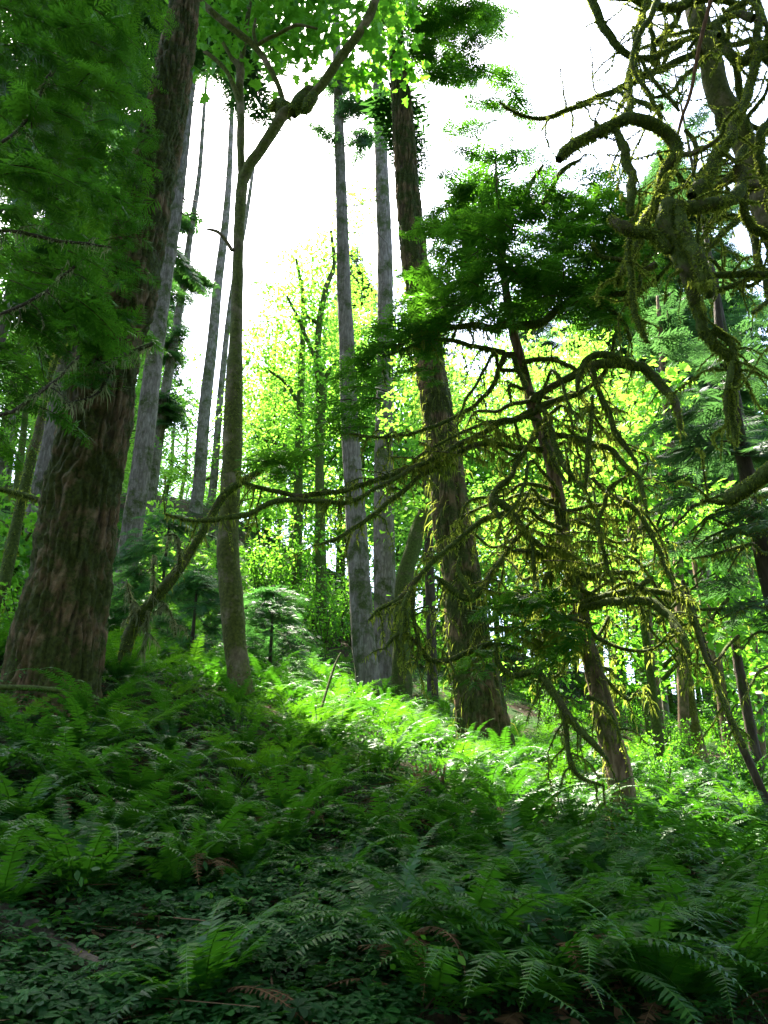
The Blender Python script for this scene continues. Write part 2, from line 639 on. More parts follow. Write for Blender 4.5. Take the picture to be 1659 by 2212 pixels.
# leaf templates
def fan(rim, c):
    V = np.array([c] + rim, float)
    n = len(rim)
    Fa = np.array([[0, 1 + k, 1 + (k + 1) % n] for k in range(n)])
    return V, [Fa]


_h = [(0, 0), (.03, .16), (-.06, .42), (.20, .30), (.36, .52), (.47, .24), (.66, .27), (1.0, 0)]
_rim = [(x, y, -.10 * y) for x, y in _h] + [(x, -y, -.10 * y) for x, y in _h[-2:0:-1]]
MAPLE_V, MAPLE_F = fan(_rim, (.38, 0, .05))
LEAF_V = np.array([(0, 0, 0), (.35, .26, -.05), (.75, .18, -.06), (1, 0, -.10), (.75, -.18, -.06), (.35, -.26, -.05)])
LEAF_F = [np.array([[0, 1, 2, 3], [0, 3, 4, 5]])]
FAR_V = np.array([(0, 0, 0), (.45, .40, -.06), (1, 0, -.1), (.45, -.40, -.06)])
FAR_F = [np.array([[0, 1, 2], [0, 2, 3]])]


def spray_template(n=12, blade=.075, seed=1):
    g = np.random.default_rng(seed)
    V, Q = [], []

    def blade_(p, ang, L, w, z):
        d = np.array([cos(ang), sin(ang)])
        e = np.array([-d[1], d[0]])
        k = len(V)
        a = np.array(p)
        for t, ww in ((0, .3), (.4, 1), (1, 0.12)):
            pass
        V.append((*a, 0))
        V.append((*(a + d * L * .4 + e * w), z * .4 + .01))
        V.append((*(a + d * L), z))
        V.append((*(a + d * L * .4 - e * w), z * .4 - .01))
        Q.append([k, k + 1, k + 2, k + 3])
    for i in range(n):
        t = .04 + .9 * i / n
        sgn = 1 if i % 2 else -1
        L = (.50 * (1 - t) ** .7 + .06) * g.uniform(.75, 1.15)
        blade_((t, 0), sgn * radians(g.uniform(42, 62)), L, blade * .5 * (.6 + .4 * (1 - t)), g.uniform(-.10, .02))
    blade_((.0, 0), 0, 1.0, blade * .30, -.06)
    return np.array(V), [np.array(Q)]


SPRAYS = [spray_template(11, .105, k) for k in range(3)]
FINE_SPRAYS = [spray_template(18, .060, k + 7) for k in range(3)]


def boughs(mb, stem, C, D, L, droop=.35, fine=False, dens=1.0, spr=.42):
    """C centres, D headings, L lengths: flat drooping conifer boughs made of many lacy sprays"""
    pos, X, N, S, Rr = [], [], [], [], []
    for c, d, l in zip(C, D, L):
        d = unit(d)
        h = unit(np.array([d[0], d[1], 0]) + 1e-6)
        side = np.array([-h[1], h[0], 0])
        root = c - d * l * .5
        ns = max(5, int(dens * 13 * l / .9))
        ts = np.linspace(.12, 1, ns)
        base = np.clip(.45 + .3 * rng.normal(), 0, 1)
        roll = rng.normal() * .25
        sd_ = side + np.array([0, 0, roll])
        pts = []
        for q, t in enumerate(ts):
            p = root + d * (l * t) + np.array([0, 0, -droop * l * t * t])
            tan = unit(d + np.array([0, 0, -2 * droop * t]))
            pts.append(np.r_[p, .012 * (1 - .8 * t) * max(.6, l)])
            sg = 1 if q % 2 else -1
            for m in range(2):
                sgn = sg if m == 0 else -sg * (rng.random() < .75)
                x = unit(tan * rng.uniform(.55, .95) + sd_ * sgn * rng.uniform(.7, 1.0) + np.array([0, 0, rng.uniform(-.35, .05)]))
                if sgn == 0: x = tan
                pos.append(p + .02 * rng.normal(size=3))
                X.append(x)
                N.append(np.array([0, 0, 1]) + .28 * rng.normal(size=3))
                S.append(l * spr * (1 - .62 * t) * rng.uniform(.75, 1.2) + .06)
                Rr.append(np.clip(base + .22 * rng.normal() + .15 * t, 0, 1))
        if stem is not None:
            tube(stem, spline(np.array(pts)[::max(1, ns // 5)], .3), 4)
    pos, X, N, S, Rr = map(np.array, (pos, X, N, S, Rr))
    T = FINE_SPRAYS if fine else SPRAYS
    w = rng.integers(0, 3, len(pos))
    for k in range(3):
        m = w == k
        if m.any():
            cards(mb, *T[k], pos[m], X[m], N[m], S[m], Rr[m])


def clusters(mb, C, n_leaf, rad, size, tmpl, flat=.35, hang=.25, base=None):
    """layered sprays of broad leaves around the centres C"""
    C = np.asarray(C)
    n = len(C)
    nor = unit(np.array([0, 0, 1.0]) + flat * rng.normal(size=(n, 3)))
    i = np.repeat(np.arange(n), n_leaf)
    m = len(i)
    a = rng.random(m) * 2 * pi
    rr = rad * np.sqrt(rng.random(m))
    e1 = unit(np.cross(nor, rng.normal(size=(n, 3))))
    e2 = np.cross(nor, e1)
    off = (np.cos(a) * rr)[:, None] * e1[i] + (np.sin(a) * rr)[:, None] * e2[i]
    pos = C[i] + off + .08 * rad * rng.normal(size=(m, 3)) + np.array([0, 0, -.2]) * (rr ** 2 / rad)[:, None]
    X = unit(off) + .5 * rng.normal(size=(m, 3)) + np.array([0, 0, -hang])
    N = nor[i] + .38 * rng.normal(size=(m, 3))
    s = size * rng.uniform(.6, 1.25, m)
    b = .45 + .22 * rng.normal(size=n) if base is None else base
    r = np.clip(b[i] + .13 * rng.normal(size=m), 0, 1)
    cards(mb, *tmpl, pos, X, N, s, r)


def disk(n):
    a = rng.random(n) * 2 * pi
    r = np.sqrt(rng.random(n))
    return np.c_[r * np.cos(a), r * np.sin(a)]


def blob_pts(b):
    """blob = (u, v, ru, rv, Y, depth half-thickness, count) -> points"""
    u, v, ru, rv, Y, dy, n = b
    q = disk(n)
    return np.array([at(u + ru * x, v + rv * y, Y + dy * rng.uniform(-1, 1)) for x, y in q])


def conifer_crown(blobs, trunk_xy, L=(.7, 1.3), droop=.3, fine=False, dens=1.0, spr=.42):
    mb, st = MB(), MB()
    for b in blobs:
        C = blob_pts(b)
        D = C - np.array([*trunk_xy, 0])
        D[:, 2] = 0
        D = unit(D) + .55 * rng.normal(size=(len(C), 3)) * np.array([1, 1, .35]) + np.array([0, 0, .05])
        boughs(mb, st, C, D, rng.uniform(*L, len(C)), droop, fine, dens, spr)
    return mb, st


def maple_crown(blobs, n_leaf, rad, size, tmpl, flat=.35):
    mb = MB()
    for b in blobs:
        clusters(mb, blob_pts(b), n_leaf, rad, size, tmpl, flat)
    return mb


def base_of(key):
    p = at(*BASES[key])
    p[2] = gz(p[0], p[1])
    return p


def to_ground(pts, Y, bury=.35):
    """traced trunk from the base up: lengthen it into the soil"""
    S = path(pts, Y)
    d = S[0, :3] - S[1, :3]
    d = d / np.linalg.norm(d)
    z = gz(S[0, 0], S[0, 1])
    need = max(.1, (S[0, 2] - z) + bury) / max(.3, -d[2])
    first = np.r_[S[0, :3] + d * need, S[0, 3] * 1.22]
    return np.vstack([first, S])


def make_trunk(parent, pts, Y, mat, nseg=40, step=.12, disp=None, name='trunk', top=None):
    S = to_ground(pts, Y)
    if top:      # continue above the picture
        d = S[-1, :3] - S[-2, :3]
        d = d / np.linalg.norm(d)
        S = np.vstack([S, np.r_[S[-1, :3] + d * top, S[-1, 3] * .55]])
    R = spline(S, step)
    mb = MB()
    tube(mb, R, nseg, disp)
    return part(name, mb, mat, parent), R


def mossy_branch(parent, S, ntw=4, twL=.5, per_m=260, short=.025, long=.09, plong=.25, mat='mossy_bark', mossmat='moss', nseg=9, lump=.22, twr=.008, droop=.6, wid=.0042, name='branch'):
    R = spline(S, .06)
    if len(R) > 4:      # crooks and kinks
        w = np.c_[fbm(R[:, :3] * 3.5, 3), fbm(R[:, :3] * 3.5 + 40, 3), fbm(R[:, :3] * 3.5 + 80, 3)] - .5
        R[:, :3] += w * (.05 + 1.6 * R[:, 3:4]) * np.minimum(1, np.arange(len(R)) / 4)[:, None]
    mb, ms = MB(), MB()
    tube(mb, R, nseg, lumpy(8, lump))
    moss_on(ms, R, per_m, short, long, plong, wid)
    for T in twigs(R, ntw, twL, twr, droop):
        tube(mb, T, 4)
        moss_on(ms, T, per_m * .5, short * .8, long * .8, plong, wid)
    b = part(name, mb, M[mat], parent)
    if ms.n:
        part('moss', ms, M[mossmat], b)
    return b

#@@PART2
# ---------------------------------------------------------------- the big fissured fir on the left
MAPT = (MAPLE_V, MAPLE_F)
LEAFT = (LEAF_V, LEAF_F)
FART = (FAR_V, FAR_F)

def shade_crown(t, x, y, z0, z1, r, n, mat='dark_fir', L=(1.3, 2.3)):  # crown added high up to shade the slope below
    zz = rng.random(n)
    a = rng.uniform(0, 2 * pi, n)
    rr = r * (1 - .75 * zz) * np.sqrt(rng.uniform(.05, 1, n))
    C = np.c_[x + np.cos(a) * rr, y + np.sin(a) * rr, z0 + zz * (z1 - z0)]
    D = np.c_[np.cos(a), np.sin(a), -.1 + 0 * a] + .3 * rng.normal(size=(n, 3))
    mb, st = MB(), MB()
    boughs(mb, st, C, D, rng.uniform(*L, n), .3, False, .9, .42)
    part('crown', mb, M[mat], t, False)
    part('branchwork', st, M['twig_bark'], t)


o = base_of('big_fir')
big = thing('fir_tree', o, 'huge brown deeply furrowed fir trunk at left, thickest trunk in the wood', 'tree')
make_trunk(big, [(112, 1490, 206), (126, 1387, 192), (155, 1237, 168), (173, 1087, 158), (204, 937, 148), (236, 737, 132), (274, 650, 118), (312, 450, 106),
                 (357, 250, 86), (392, 50, 66), (408, -60, 60)], 7.5, M['fir_bark'], 150, .03, fissured(15, 3.4, .062), top=16)
shade_crown(big, o[0] + .9, o[1] + 1.5, 13.5, 30, 5.0, 120)  # crown added above the frame to block overhead skylight
mb, st = conifer_crown([(300, 420, 40, 60, 7.0, .3, 4), (250, 640, 60, 60, 6.9, .3, 6), (330, 275, 50, 30, 7.0, .3, 3), (230, 790, 70, 60, 6.8, .3, 7),
                        (265, 560, 40, 60, 6.9, .3, 4)], (o[0], o[1]), (.4, .8), .4, True, 1.0)
part('crown', mb, M['hemlock'], big, False)
part('branchwork', st, M['twig_bark'], big)
mb = MB()
for pts in ([(330, 742, 9), (250, 775, 10), (170, 810, 8), (110, 830, 7), (60, 860, 5)], [(245, 790, 8), (210, 850, 6), (150, 870, 4)]):
    R = spline(path(pts, 6.7, 6.5), .05)
    tube(mb, R, 6, lumpy(8, .2))
br = part('branch', mb, M['dark_bark'], big)
ms = MB()
for pts in ([(330, 742, 9), (250, 775, 10), (170, 810, 8)], [(245, 790, 8), (210, 850, 6), (150, 870, 4)]):
    moss_on(ms, spline(path(pts, 6.7, 6.5), .05), 260, .04, .20, .5, .004)
part('lichen', ms, M['lichen'], br)

# grey trunks standing higher on the slope
def bare_trunk(key, name, label, pts, Y, mat, nseg=28, disp=None, top=6, stubs=0, group=None):
    t = thing(name, base_of(key), label, 'tree', group)
    tr, R = make_trunk(t, pts, Y, mat, nseg, .09 if Y < 20 else .2, disp, top=top)
    for _ in range(stubs):
        k = rng.integers(int(len(R) * .25), int(len(R) * .9))
        a = rng.uniform(0, 2 * pi)
        d = unit(np.array([cos(a), .4 * sin(a), rng.uniform(-.5, .15)]))
        L = rng.uniform(.4, 1.5)
        p = R[k, :3]
        pts_ = [np.r_[p + d * L * q + np.array([0, 0, -.25 * L * q * q]) + .04 * rng.normal(size=3), .022 * (1 - .75 * q)] for q in np.linspace(0, 1, 5)]
        mb = MB()
        tube(mb, spline(np.array(pts_), .12), 5)
        part('branch', mb, M['twig_bark'], t)
    return t, R

FD = fissured(10, 2.0, .02)


ta, Ra = bare_trunk('grey_a', 'fir_tree', 'grey fissured trunk rising behind the right edge of the big brown fir',
           [(262, 1287, 49), (275, 1212, 47), (290, 1112, 45), (308, 987, 42), (325, 837, 39), (338, 737, 35), (358, 600, 30), (382, 450, 25), (400, 300, 21), (420, 120, 17), (430, 0, 15)], 16, M['grey_bark'], 44, FD, stubs=5, top=14)
shade_crown(ta, Ra[-1][0] - 1.4, Ra[-1][1] + .6, 21.5, 36, 3.2, 90)  # crown added here to keep the sun off the near ferns
t, R = bare_trunk('grey_b', 'fir_tree', 'slim grey trunk with twig tufts on the high slope, left of the pale straight trunk',
           [(322, 1130, 24), (331, 1037, 23), (351, 887, 22), (376, 737, 18), (395, 620, 16), (412, 500, 13), (430, 380, 10), (440, 250, 8)], 26, M['grey_bark'], 20, None, stubs=8, top=3)
mb, st = conifer_crown([(405, 600, 22, 30, 26, .5, 6), (370, 760, 28, 40, 26, .5, 5), (395, 480, 22, 20, 26, .5, 3), (360, 880, 26, 40, 26, .6, 6)], (R[3][0], 26), (1.2, 2.0), .3)
part('crown', mb, M['dark_fir'], t, False)
bare_trunk('grey_c', 'fir_tree', 'pale straight trunk against the bright gap, just left of the forked alder',
           [(424, 1090, 28), (431, 1037, 27), (442, 887, 26), (459, 737, 23), (470, 620, 20), (485, 500, 17), (495, 380, 13), (500, 260, 10)], 29, M['grey_bark'], 20, None, stubs=3, top=3)
bare_trunk('grey_d', 'fir_tree', 'thin straight trunk half hidden behind the forked alder, on the high slope',
           [(455, 1085, 18), (462, 1037, 17), (478, 837, 14), (500, 640, 11), (530, 480, 9), (545, 380, 7)], 33, M['grey_bark'], 16, None, stubs=6, top=2)
tl, Rl = bare_trunk('left_grey', 'fir_tree', 'grey ridged trunk at far left, seen between thin mossy stem and big brown fir',
           [(45, 1232, 52), (72, 1137, 46), (95, 1037, 43), (112, 937, 42), (135, 800, 36), (150, 650, 30), (165, 500, 26), (185, 300, 20)], 18, M['grey_bark'], 40, FD, stubs=2, top=16)
shade_crown(tl, -9.2, 19, 16, 36, 3.8, 130)  # dense crown added as a shade caster for the slope

# ---------------------------------------------------------------- the forked mossy alder
o = base_of('alder')
ald = thing('alder_tree', o, 'mossy crooked alder forking into a wide Y high against the white sky', 'tree')
tr, R = make_trunk(ald, [(522, 1505, 60), (519, 1474, 54), (507, 1387, 49), (500, 1287, 50), (492, 1187, 46), (496, 1087, 43), (501, 987, 42), (504, 887, 40), (507, 787, 34),
                         (511, 700, 26), (513, 600, 24), (516, 500, 23), (520, 430, 24), (525, 380, 25)], 9.0, M['alder_bark'], 40, .05, lumpy(3.5, .13))
ms = MB()
moss_on(ms, R[int(len(R) * .36):int(len(R) * .60)], 900, .022, .05, .1, .006)
moss_on(ms, R[len(R) // 14:int(len(R) * .36)], 160, .02, .05, .1, .006)
part('moss', ms, M['moss'], tr)

def limb(parent, pts, Y0, Y1=None, mat='alder_bark', n=12, amp=.14, step=.06):
    mb = MB()
    tube(mb, spline(path(pts, Y0, Y1), step), n, lumpy(5, amp))
    return part('branch', mb, M[mat], parent)

limb(ald, [(525, 390, 25), (540, 355, 24), (560, 328, 23), (590, 282, 23), (615, 245, 25), (650, 228, 22), (690, 190, 20), (715, 155, 20), (735, 125, 20), (770, 80, 19), (800, 30, 19), (820, -30, 18)], 9.0, 8.2)
limb(ald, [(523, 395, 17), (520, 330, 17), (520, 250, 17), (518, 190, 16), (518, 145, 18), (500, 125, 10), (480, 90, 8), (455, 60, 6)], 9.0, 9.0)
limb(ald, [(519, 150, 14), (525, 110, 12), (532, 60, 11), (540, 0, 10), (545, -60, 8)], 9.0, 9.0)
limb(ald, [(520, 235, 13), (508, 195, 12), (490, 155, 10), (462, 126, 9), (440, 110, 6)], 9.0, 8.8)
limb(ald, [(616, 235, 11), (603, 190, 12), (580, 142, 13), (552, 102, 14), (520, 75, 14), (480, 45, 14), (440, 10, 14), (400, -30, 14)], 8.85, 8.3)
limb(ald, [(556, 98, 9), (575, 85, 8), (600, 74, 8), (630, 58, 8), (648, 54, 7), (685, 62, 5)], 8.6, 8.4)
limb(ald, [(555, 98, 8), (548, 70, 7), (552, 40, 5)], 8.6, 8.5)
limb(ald, [(502, 542, 9), (488, 520, 8), (472, 502, 7), (455, 496, 6), (447, 495, 4)], 8.95, 8.8)
for pts, Y in (([(585, 236, 12), (600, 226, 28), (615, 238, 40), (628, 244, 22)], 8.8), ([(630, 243, 26), (646, 224, 34), (664, 206, 34), (678, 197, 26)], 8.68), ([(650, 240, 12), (660, 236, 20), (670, 218, 26), (680, 204, 20)], 8.62)):
    S = spline(path(pts, Y), .03)
    mb, ms = MB(), MB()
    tube(mb, S, 16, lumpy(12, .22))
    b = part('burl', mb, M['mossy_bark'], ald)
    moss_on(ms, S, 1600, .03, .06, .15, .006)
    part('moss', ms, M['moss'], b)
mb = maple_crown([(480, 40, 60, 45, 9.2, .6, 16), (560, 30, 70, 40, 9.3, .6, 18), (640, 45, 70, 40, 9.3, .6, 20), (715, 20, 60, 35, 9.2, .6, 18), (775, 130, 35, 50, 9.0, .5, 12), (850, 120, 24, 60, 8.6, .4, 11), (450, 130, 30, 40, 9.2, .4, 5),
                  (600, 140, 60, 20, 9.4, .5, 4), (700, 110, 30, 40, 9.3, .5, 6), (850, 20, 40, 40, 8.8, .5, 12), (420, 20, 40, 40, 9.0, .4, 7), (640, -60, 260, 60, 9.0, .9, 34), (520, 120, 40, 40, 9.4, .4, 4), (620, 95, 40, 30, 9.3, .4, 5)], 9, .42, .17, MAPT, .4)
part('crown', mb, M['maple'], ald, False)

# leaning dead stem with hanging lichen
o = base_of('dead_stem')
ds = thing('dead_tree', o, 'leaning dead stem hung with pale lichen, propped across the forked alder trunk', 'dead tree')
tr, R = make_trunk(ds, [(262, 1458, 30), (280, 1372, 28), (318, 1312, 26), (350, 1275, 24), (380, 1237, 24), (420, 1177, 18), (450, 1127, 17), (482, 1072, 17), (520, 1042, 16), (560, 1018, 13), (592, 996, 10)], 8.4, M['mossy_bark'], 14, .05, lumpy(6, .2))
ms = MB()
moss_on(ms, R, 420, .03, .10, .2, .006)
part('moss', ms, M['moss'], tr)
for pts in ([(384, 1236, 8), (390, 1200, 7), (386, 1165, 7), (372, 1155, 6), (355, 1158, 5)], [(345, 1300, 6), (362, 1310, 5), (376, 1340, 4), (380, 1370, 3)], [(322, 1316, 7), (318, 1370, 5), (308, 1410, 4)], [(300, 1330, 5), (280, 1300, 4), (275, 1250, 3)], [(330, 1290, 5), (332, 1240, 3), (330, 1200, 2)]):
    mossy_branch(ds, path(pts, 8.35, 8.2), 2, .2, 500, .03, .14, .5, mossmat='lichen', nseg=6)

# thin mossy stem at far left with a broken limb
o = base_of('left_stem'); o = np.array([*at(-12, 1360, 9.0)[:2], 0.]); o[2] = gz(o[0], o[1])
lt = thing('mossy_sapling', o, 'thin mossy curved stem at the far left edge, before the grey ridged trunk', 'tree')
tr, R = make_trunk(lt, [(-12, 1340, 24), (3, 1287, 26), (24, 1187, 26), (46, 1087, 22), (68, 987, 22), (82, 937, 19), (92, 885, 15), (105, 820, 13), (140, 740, 10), (190, 690, 8)], 9.0, M['mossy_bark'], 14, .06, lumpy(6, .16))
ms = MB(); moss_on(ms, R, 450, .03, .06, .15, .006); part('moss', ms, M['moss'], tr)
mossy_branch(lt, path([(-40, 1056, 12), (0, 1058, 12), (40, 1066, 12), (70, 1075, 12), (92, 1080, 11)], 8.7, 8.8), 1, .2, 500, .03, .08, .3)

# ---------------------------------------------------------------- middle firs
t, R = bare_trunk('mid_fir', 'fir_tree', 'tall straight grey trunk in the middle with short dead twigs along its upper part',
           [(800, 1500, 58), (785, 1387, 51), (779, 1287, 49), (772, 1187, 47), (767, 1087, 44), (760, 987, 40), (752, 837, 36), (749, 737, 33), (744, 650, 31), (741, 550, 28), (738, 450, 25), (734, 320, 22), (730, 200, 20), (727, 100, 17), (724, 0, 14)],
           16, M['grey_bark'], 44, FD, stubs=11, top=4)
mb, st = conifer_crown([(768, 225, 30, 18, 16, .4, 5), (775, 290, 30, 20, 16, .4, 4), (735, 190, 25, 25, 16, .4, 4), (700, 300, 25, 30, 16, .4, 2)], (R[5][0], 16), (.7, 1.2), .3)
part('crown', mb, M['skylit_fir'], t, False)
part('branchwork', st, M['twig_bark'], t)
bare_trunk('mid_fir2', 'fir_tree', 'straight grey trunk standing directly behind the middle grey trunk, slightly right',
           [(836, 1495, 54), (833, 1387, 51), (832, 1287, 49), (830, 1187, 47), (829, 1087, 44), (830, 900, 38), (832, 750, 34), (832, 600, 34), (830, 500, 32), (825, 380, 29), (822, 300, 27), (816, 170, 23), (812, 50, 20)],
           19, M['grey_bark'], 40, FD, stubs=6, top=4)

o = base_of('right_fir')
rf = thing('fir_tree', o, 'large brown furrowed fir right of centre, moss hanging on its foot', 'tree')
tr, R = make_trunk(rf, [(1054, 1640, 130), (1044, 1574, 116), (1030, 1474, 101), (1020, 1437, 95), (1007, 1337, 88), (996, 1237, 83), (978, 1137, 82), (966, 1037, 74), (958, 962, 68), (935, 830, 64), (915, 690, 60),
                        (897, 575, 57), (890, 500, 55), (880, 400, 50), (873, 300, 46), (866, 200, 42), (856, 100, 34), (850, 0, 30), (846, -60, 28)], 12, M['fir_bark'], 100, .045, fissured(14, 3.2, .055), top=5)
mb, st = conifer_crown([(1075, 215, 60, 22, 11.8, .4, 3), (1015, 268, 45, 10, 11.8, .4, 2), (1060, 150, 40, 20, 11.8, .4, 3), (960, 55, 90, 55, 11.6, .6, 18), (1010, 120, 50, 35, 11.8, .5, 8), (900, 60, 50, 60, 11.5, .5, 8), (1020, 20, 50, 40, 11.5, .5, 7), (940, 150, 40, 20, 11.6, .4, 4), (960, -60, 150, 50, 11.6, .8, 14)],
                       (R[-1][0], R[-1][1]), (.6, 1.1), .3)
part('crown', mb, M['hemlock'], rf, False)
part('branchwork', st, M['twig_bark'], rf)
ms = MB()
n0 = len(R)
moss_on(ms, R[int(n0 * .03):int(n0 * .42)], 520, .03, .32, .35, .005)
part('moss', ms, M['moss'], tr)

# small dark trunks behind
mid = []
for key, label, pts, Y in (('mid_a', 'dark straight maple stem on the sunlit slope, left one of a close pair', [(640, 1365, 24), (641, 1250, 22), (644, 1100, 20), (648, 900, 17), (652, 780, 14), (655, 650, 10), (640, 560, 6)], 24),
                           ('mid_b', 'dark kinked maple stem on the sunlit slope, right one of a close pair', [(697, 1375, 27), (694, 1270, 25), (692, 1137, 22), (690, 950, 20), (694, 837, 24), (686, 790, 17), (690, 700, 14), (705, 620, 12), (722, 570, 9), (715, 500, 7)], 23)):
    t = thing('maple_tree', base_of(key), label, 'tree')
    make_trunk(t, pts, Y, M['mossy_bark'], 14, .15, lumpy(3, .16))
    mid.append(t)
limb(mid[1], [(694, 800, 12), (670, 750, 9), (645, 690, 8), (620, 640, 5)], 23, mat='mossy_bark', n=8, step=.2)
limb(mid[1], [(690, 700, 10), (672, 690, 9), (655, 678, 6)], 23, mat='mossy_bark', n=8, step=.2)
limb(mid[1], [(690, 840, 12), (720, 790, 9), (760, 760, 6)], 23, mat='mossy_bark', n=8, step=.2)
limb(mid[0], [(648, 880, 10), (620, 830, 8), (580, 800, 6)], 24, mat='mossy_bark', n=8, step=.2)
limb(mid[0], [(644, 1000, 9), (600, 960, 7), (570, 950, 5)], 24, mat='mossy_bark', n=8, step=.2)
mb = maple_crown([(620, 620, 55, 50, 24, 1.2, 24), (600, 745, 70, 60, 24, 1.5, 39), (580, 830, 60, 60, 24.5, 1.5, 33), (600, 940, 70, 60, 24, 1.5, 30), (640, 1060, 90, 80, 24.5, 1.5, 33), (590, 1190, 60, 60, 24, 1.5, 21)], 28, .55, .155, LEAFT)
part('crown', mb, M['bright_maple'], mid[0], False)
mb = maple_crown([(645, 560, 45, 40, 24, 1, 12), (715, 560, 40, 60, 23, 1, 12), (690, 670, 55, 80, 23, 1.2, 36), (710, 790, 70, 70, 23, 1.5, 39), (700, 910, 70, 60, 23.5, 1.5, 27), (720, 1150, 70, 90, 23.5, 1.5, 24), (775, 640, 40, 80, 25, 1, 24), (770, 450, 40, 60, 26, 1, 18), (720, 520, 40, 50, 24, 1, 12)], 28, .55, .155, LEAFT)
part('crown', mb, M['bright_maple'], mid[1], False)

t = thing('maple_tree', [*at(872, 1400, 17)[:2], gz(*at(872, 1400, 17)[:2])], 'short leaning mossy trunk between the two middle grey firs and the large right fir', 'tree')
make_trunk(t, [(868, 1400, 40), (868, 1320, 38), (876, 1240, 36), (890, 1190, 36), (905, 1140, 33), (925, 1085, 30), (945, 1000, 24), (960, 900, 18)], 17, M['mossy_bark'], 16, .12, lumpy(3, .14))
mb = maple_crown([(900, 1080, 60, 90, 17.5, 1, 20), (900, 900, 60, 80, 17.5, 1, 16), (1000, 900, 70, 70, 18, 1, 18), (925, 1270, 50, 60, 18, 1, 10)], 24, .5, .15, LEAFT)
part('crown', mb, M['bright_maple'], t, False)
t = thing('maple_tree', [*at(927, 1440, 18)[:2], gz(*at(927, 1440, 18)[:2])], 'thin upright grey stem close against the left side of the large right fir', 'tree')
make_trunk(t, [(933, 1420, 22), (930, 1300, 22), (927, 1200, 20), (924, 1060, 18), (918, 900, 14), (910, 760, 10)], 18, M['dark_bark'], 12, .15, lumpy(3, .1))
mb = maple_crown([(930, 760, 70, 80, 18, 1, 16), (1000, 1050, 50, 50, 18, .8, 8)], 24, .5, .15, LEAFT)
part('crown', mb, M['bright_maple'], t, False)

# ---------------------------------------------------------------- the hemlock with drooping mossy branches
o = base_of('hemlock')
hem = thing('hemlock_tree', o, 'leaning hemlock with dense dark top over a tangle of drooping mossy branches', 'tree')
tr, R = make_trunk(hem, [(1352, 1785, 62), (1338, 1674, 56), (1312, 1574, 50), (1290, 1474, 42), (1267, 1387, 36), (1249, 1287, 33), (1222, 1187, 31), (1208, 1087, 28), (1187, 987, 26), (1153, 887, 24), (1127, 787, 22),
                         (1105, 700, 19), (1090, 600, 16), (1078, 480, 12), (1072, 380, 8), (1070, 320, 4)], 7.5, M['red_bark'], 40, .045, fissured(14, 3, .012))
ms = MB(); moss_on(ms, R[:int(len(R) * .5)], 260, .025, .12, .3, .006); part('moss', ms, M['moss'], tr)
mb, st = conifer_crown([(1255, 520, 80, 70, 7.1, .5, 14), (1335, 500, 60, 60, 7.0, .5, 8), (1220, 620, 80, 50, 7.1, .5, 9), (1150, 470, 80, 60, 7.2, .5, 10), (1075, 350, 60, 45, 7.4, .5, 7), (960, 470, 60, 50, 7.4, .5, 7), (1310, 400, 60, 40, 7.2, .5, 5), (1365, 560, 50, 60, 7.1, .5, 7), (1150, 345, 70, 30, 7.2, .5, 5), (985, 390, 40, 40, 7.4, .4, 3), (1090, 420, 120, 60, 7.4, .7, 17), (1200, 420, 90, 40, 7.2, .6, 10), (1110, 500, 170, 70, 7.3, .9, 28), (1190, 570, 150, 75, 7.2, .9, 28), (1000, 560, 90, 70, 7.5, .7, 14),
                        (1080, 640, 180, 60, 7.3, .9, 24), (945, 660, 70, 45, 7.4, .5, 10), (1310, 470, 80, 60, 7.1, .5, 13), (880, 715, 70, 50, 7.2, .5, 8), (800, 810, 60, 70, 7.0, .5, 8), (1290, 640, 70, 50, 7.2, .5, 8),
                        (760, 880, 50, 40, 6.9, .4, 5), (640, 970, 70, 50, 6.8, .4, 5), (960, 780, 60, 40, 7.2, .5, 3)], (R[-4][0], R[-4][1]), (.36, .72), .35, False, 1.0)
part('crown', mb, M['hemlock'], hem, False)
part('branchwork', st, M['twig_bark'], hem)
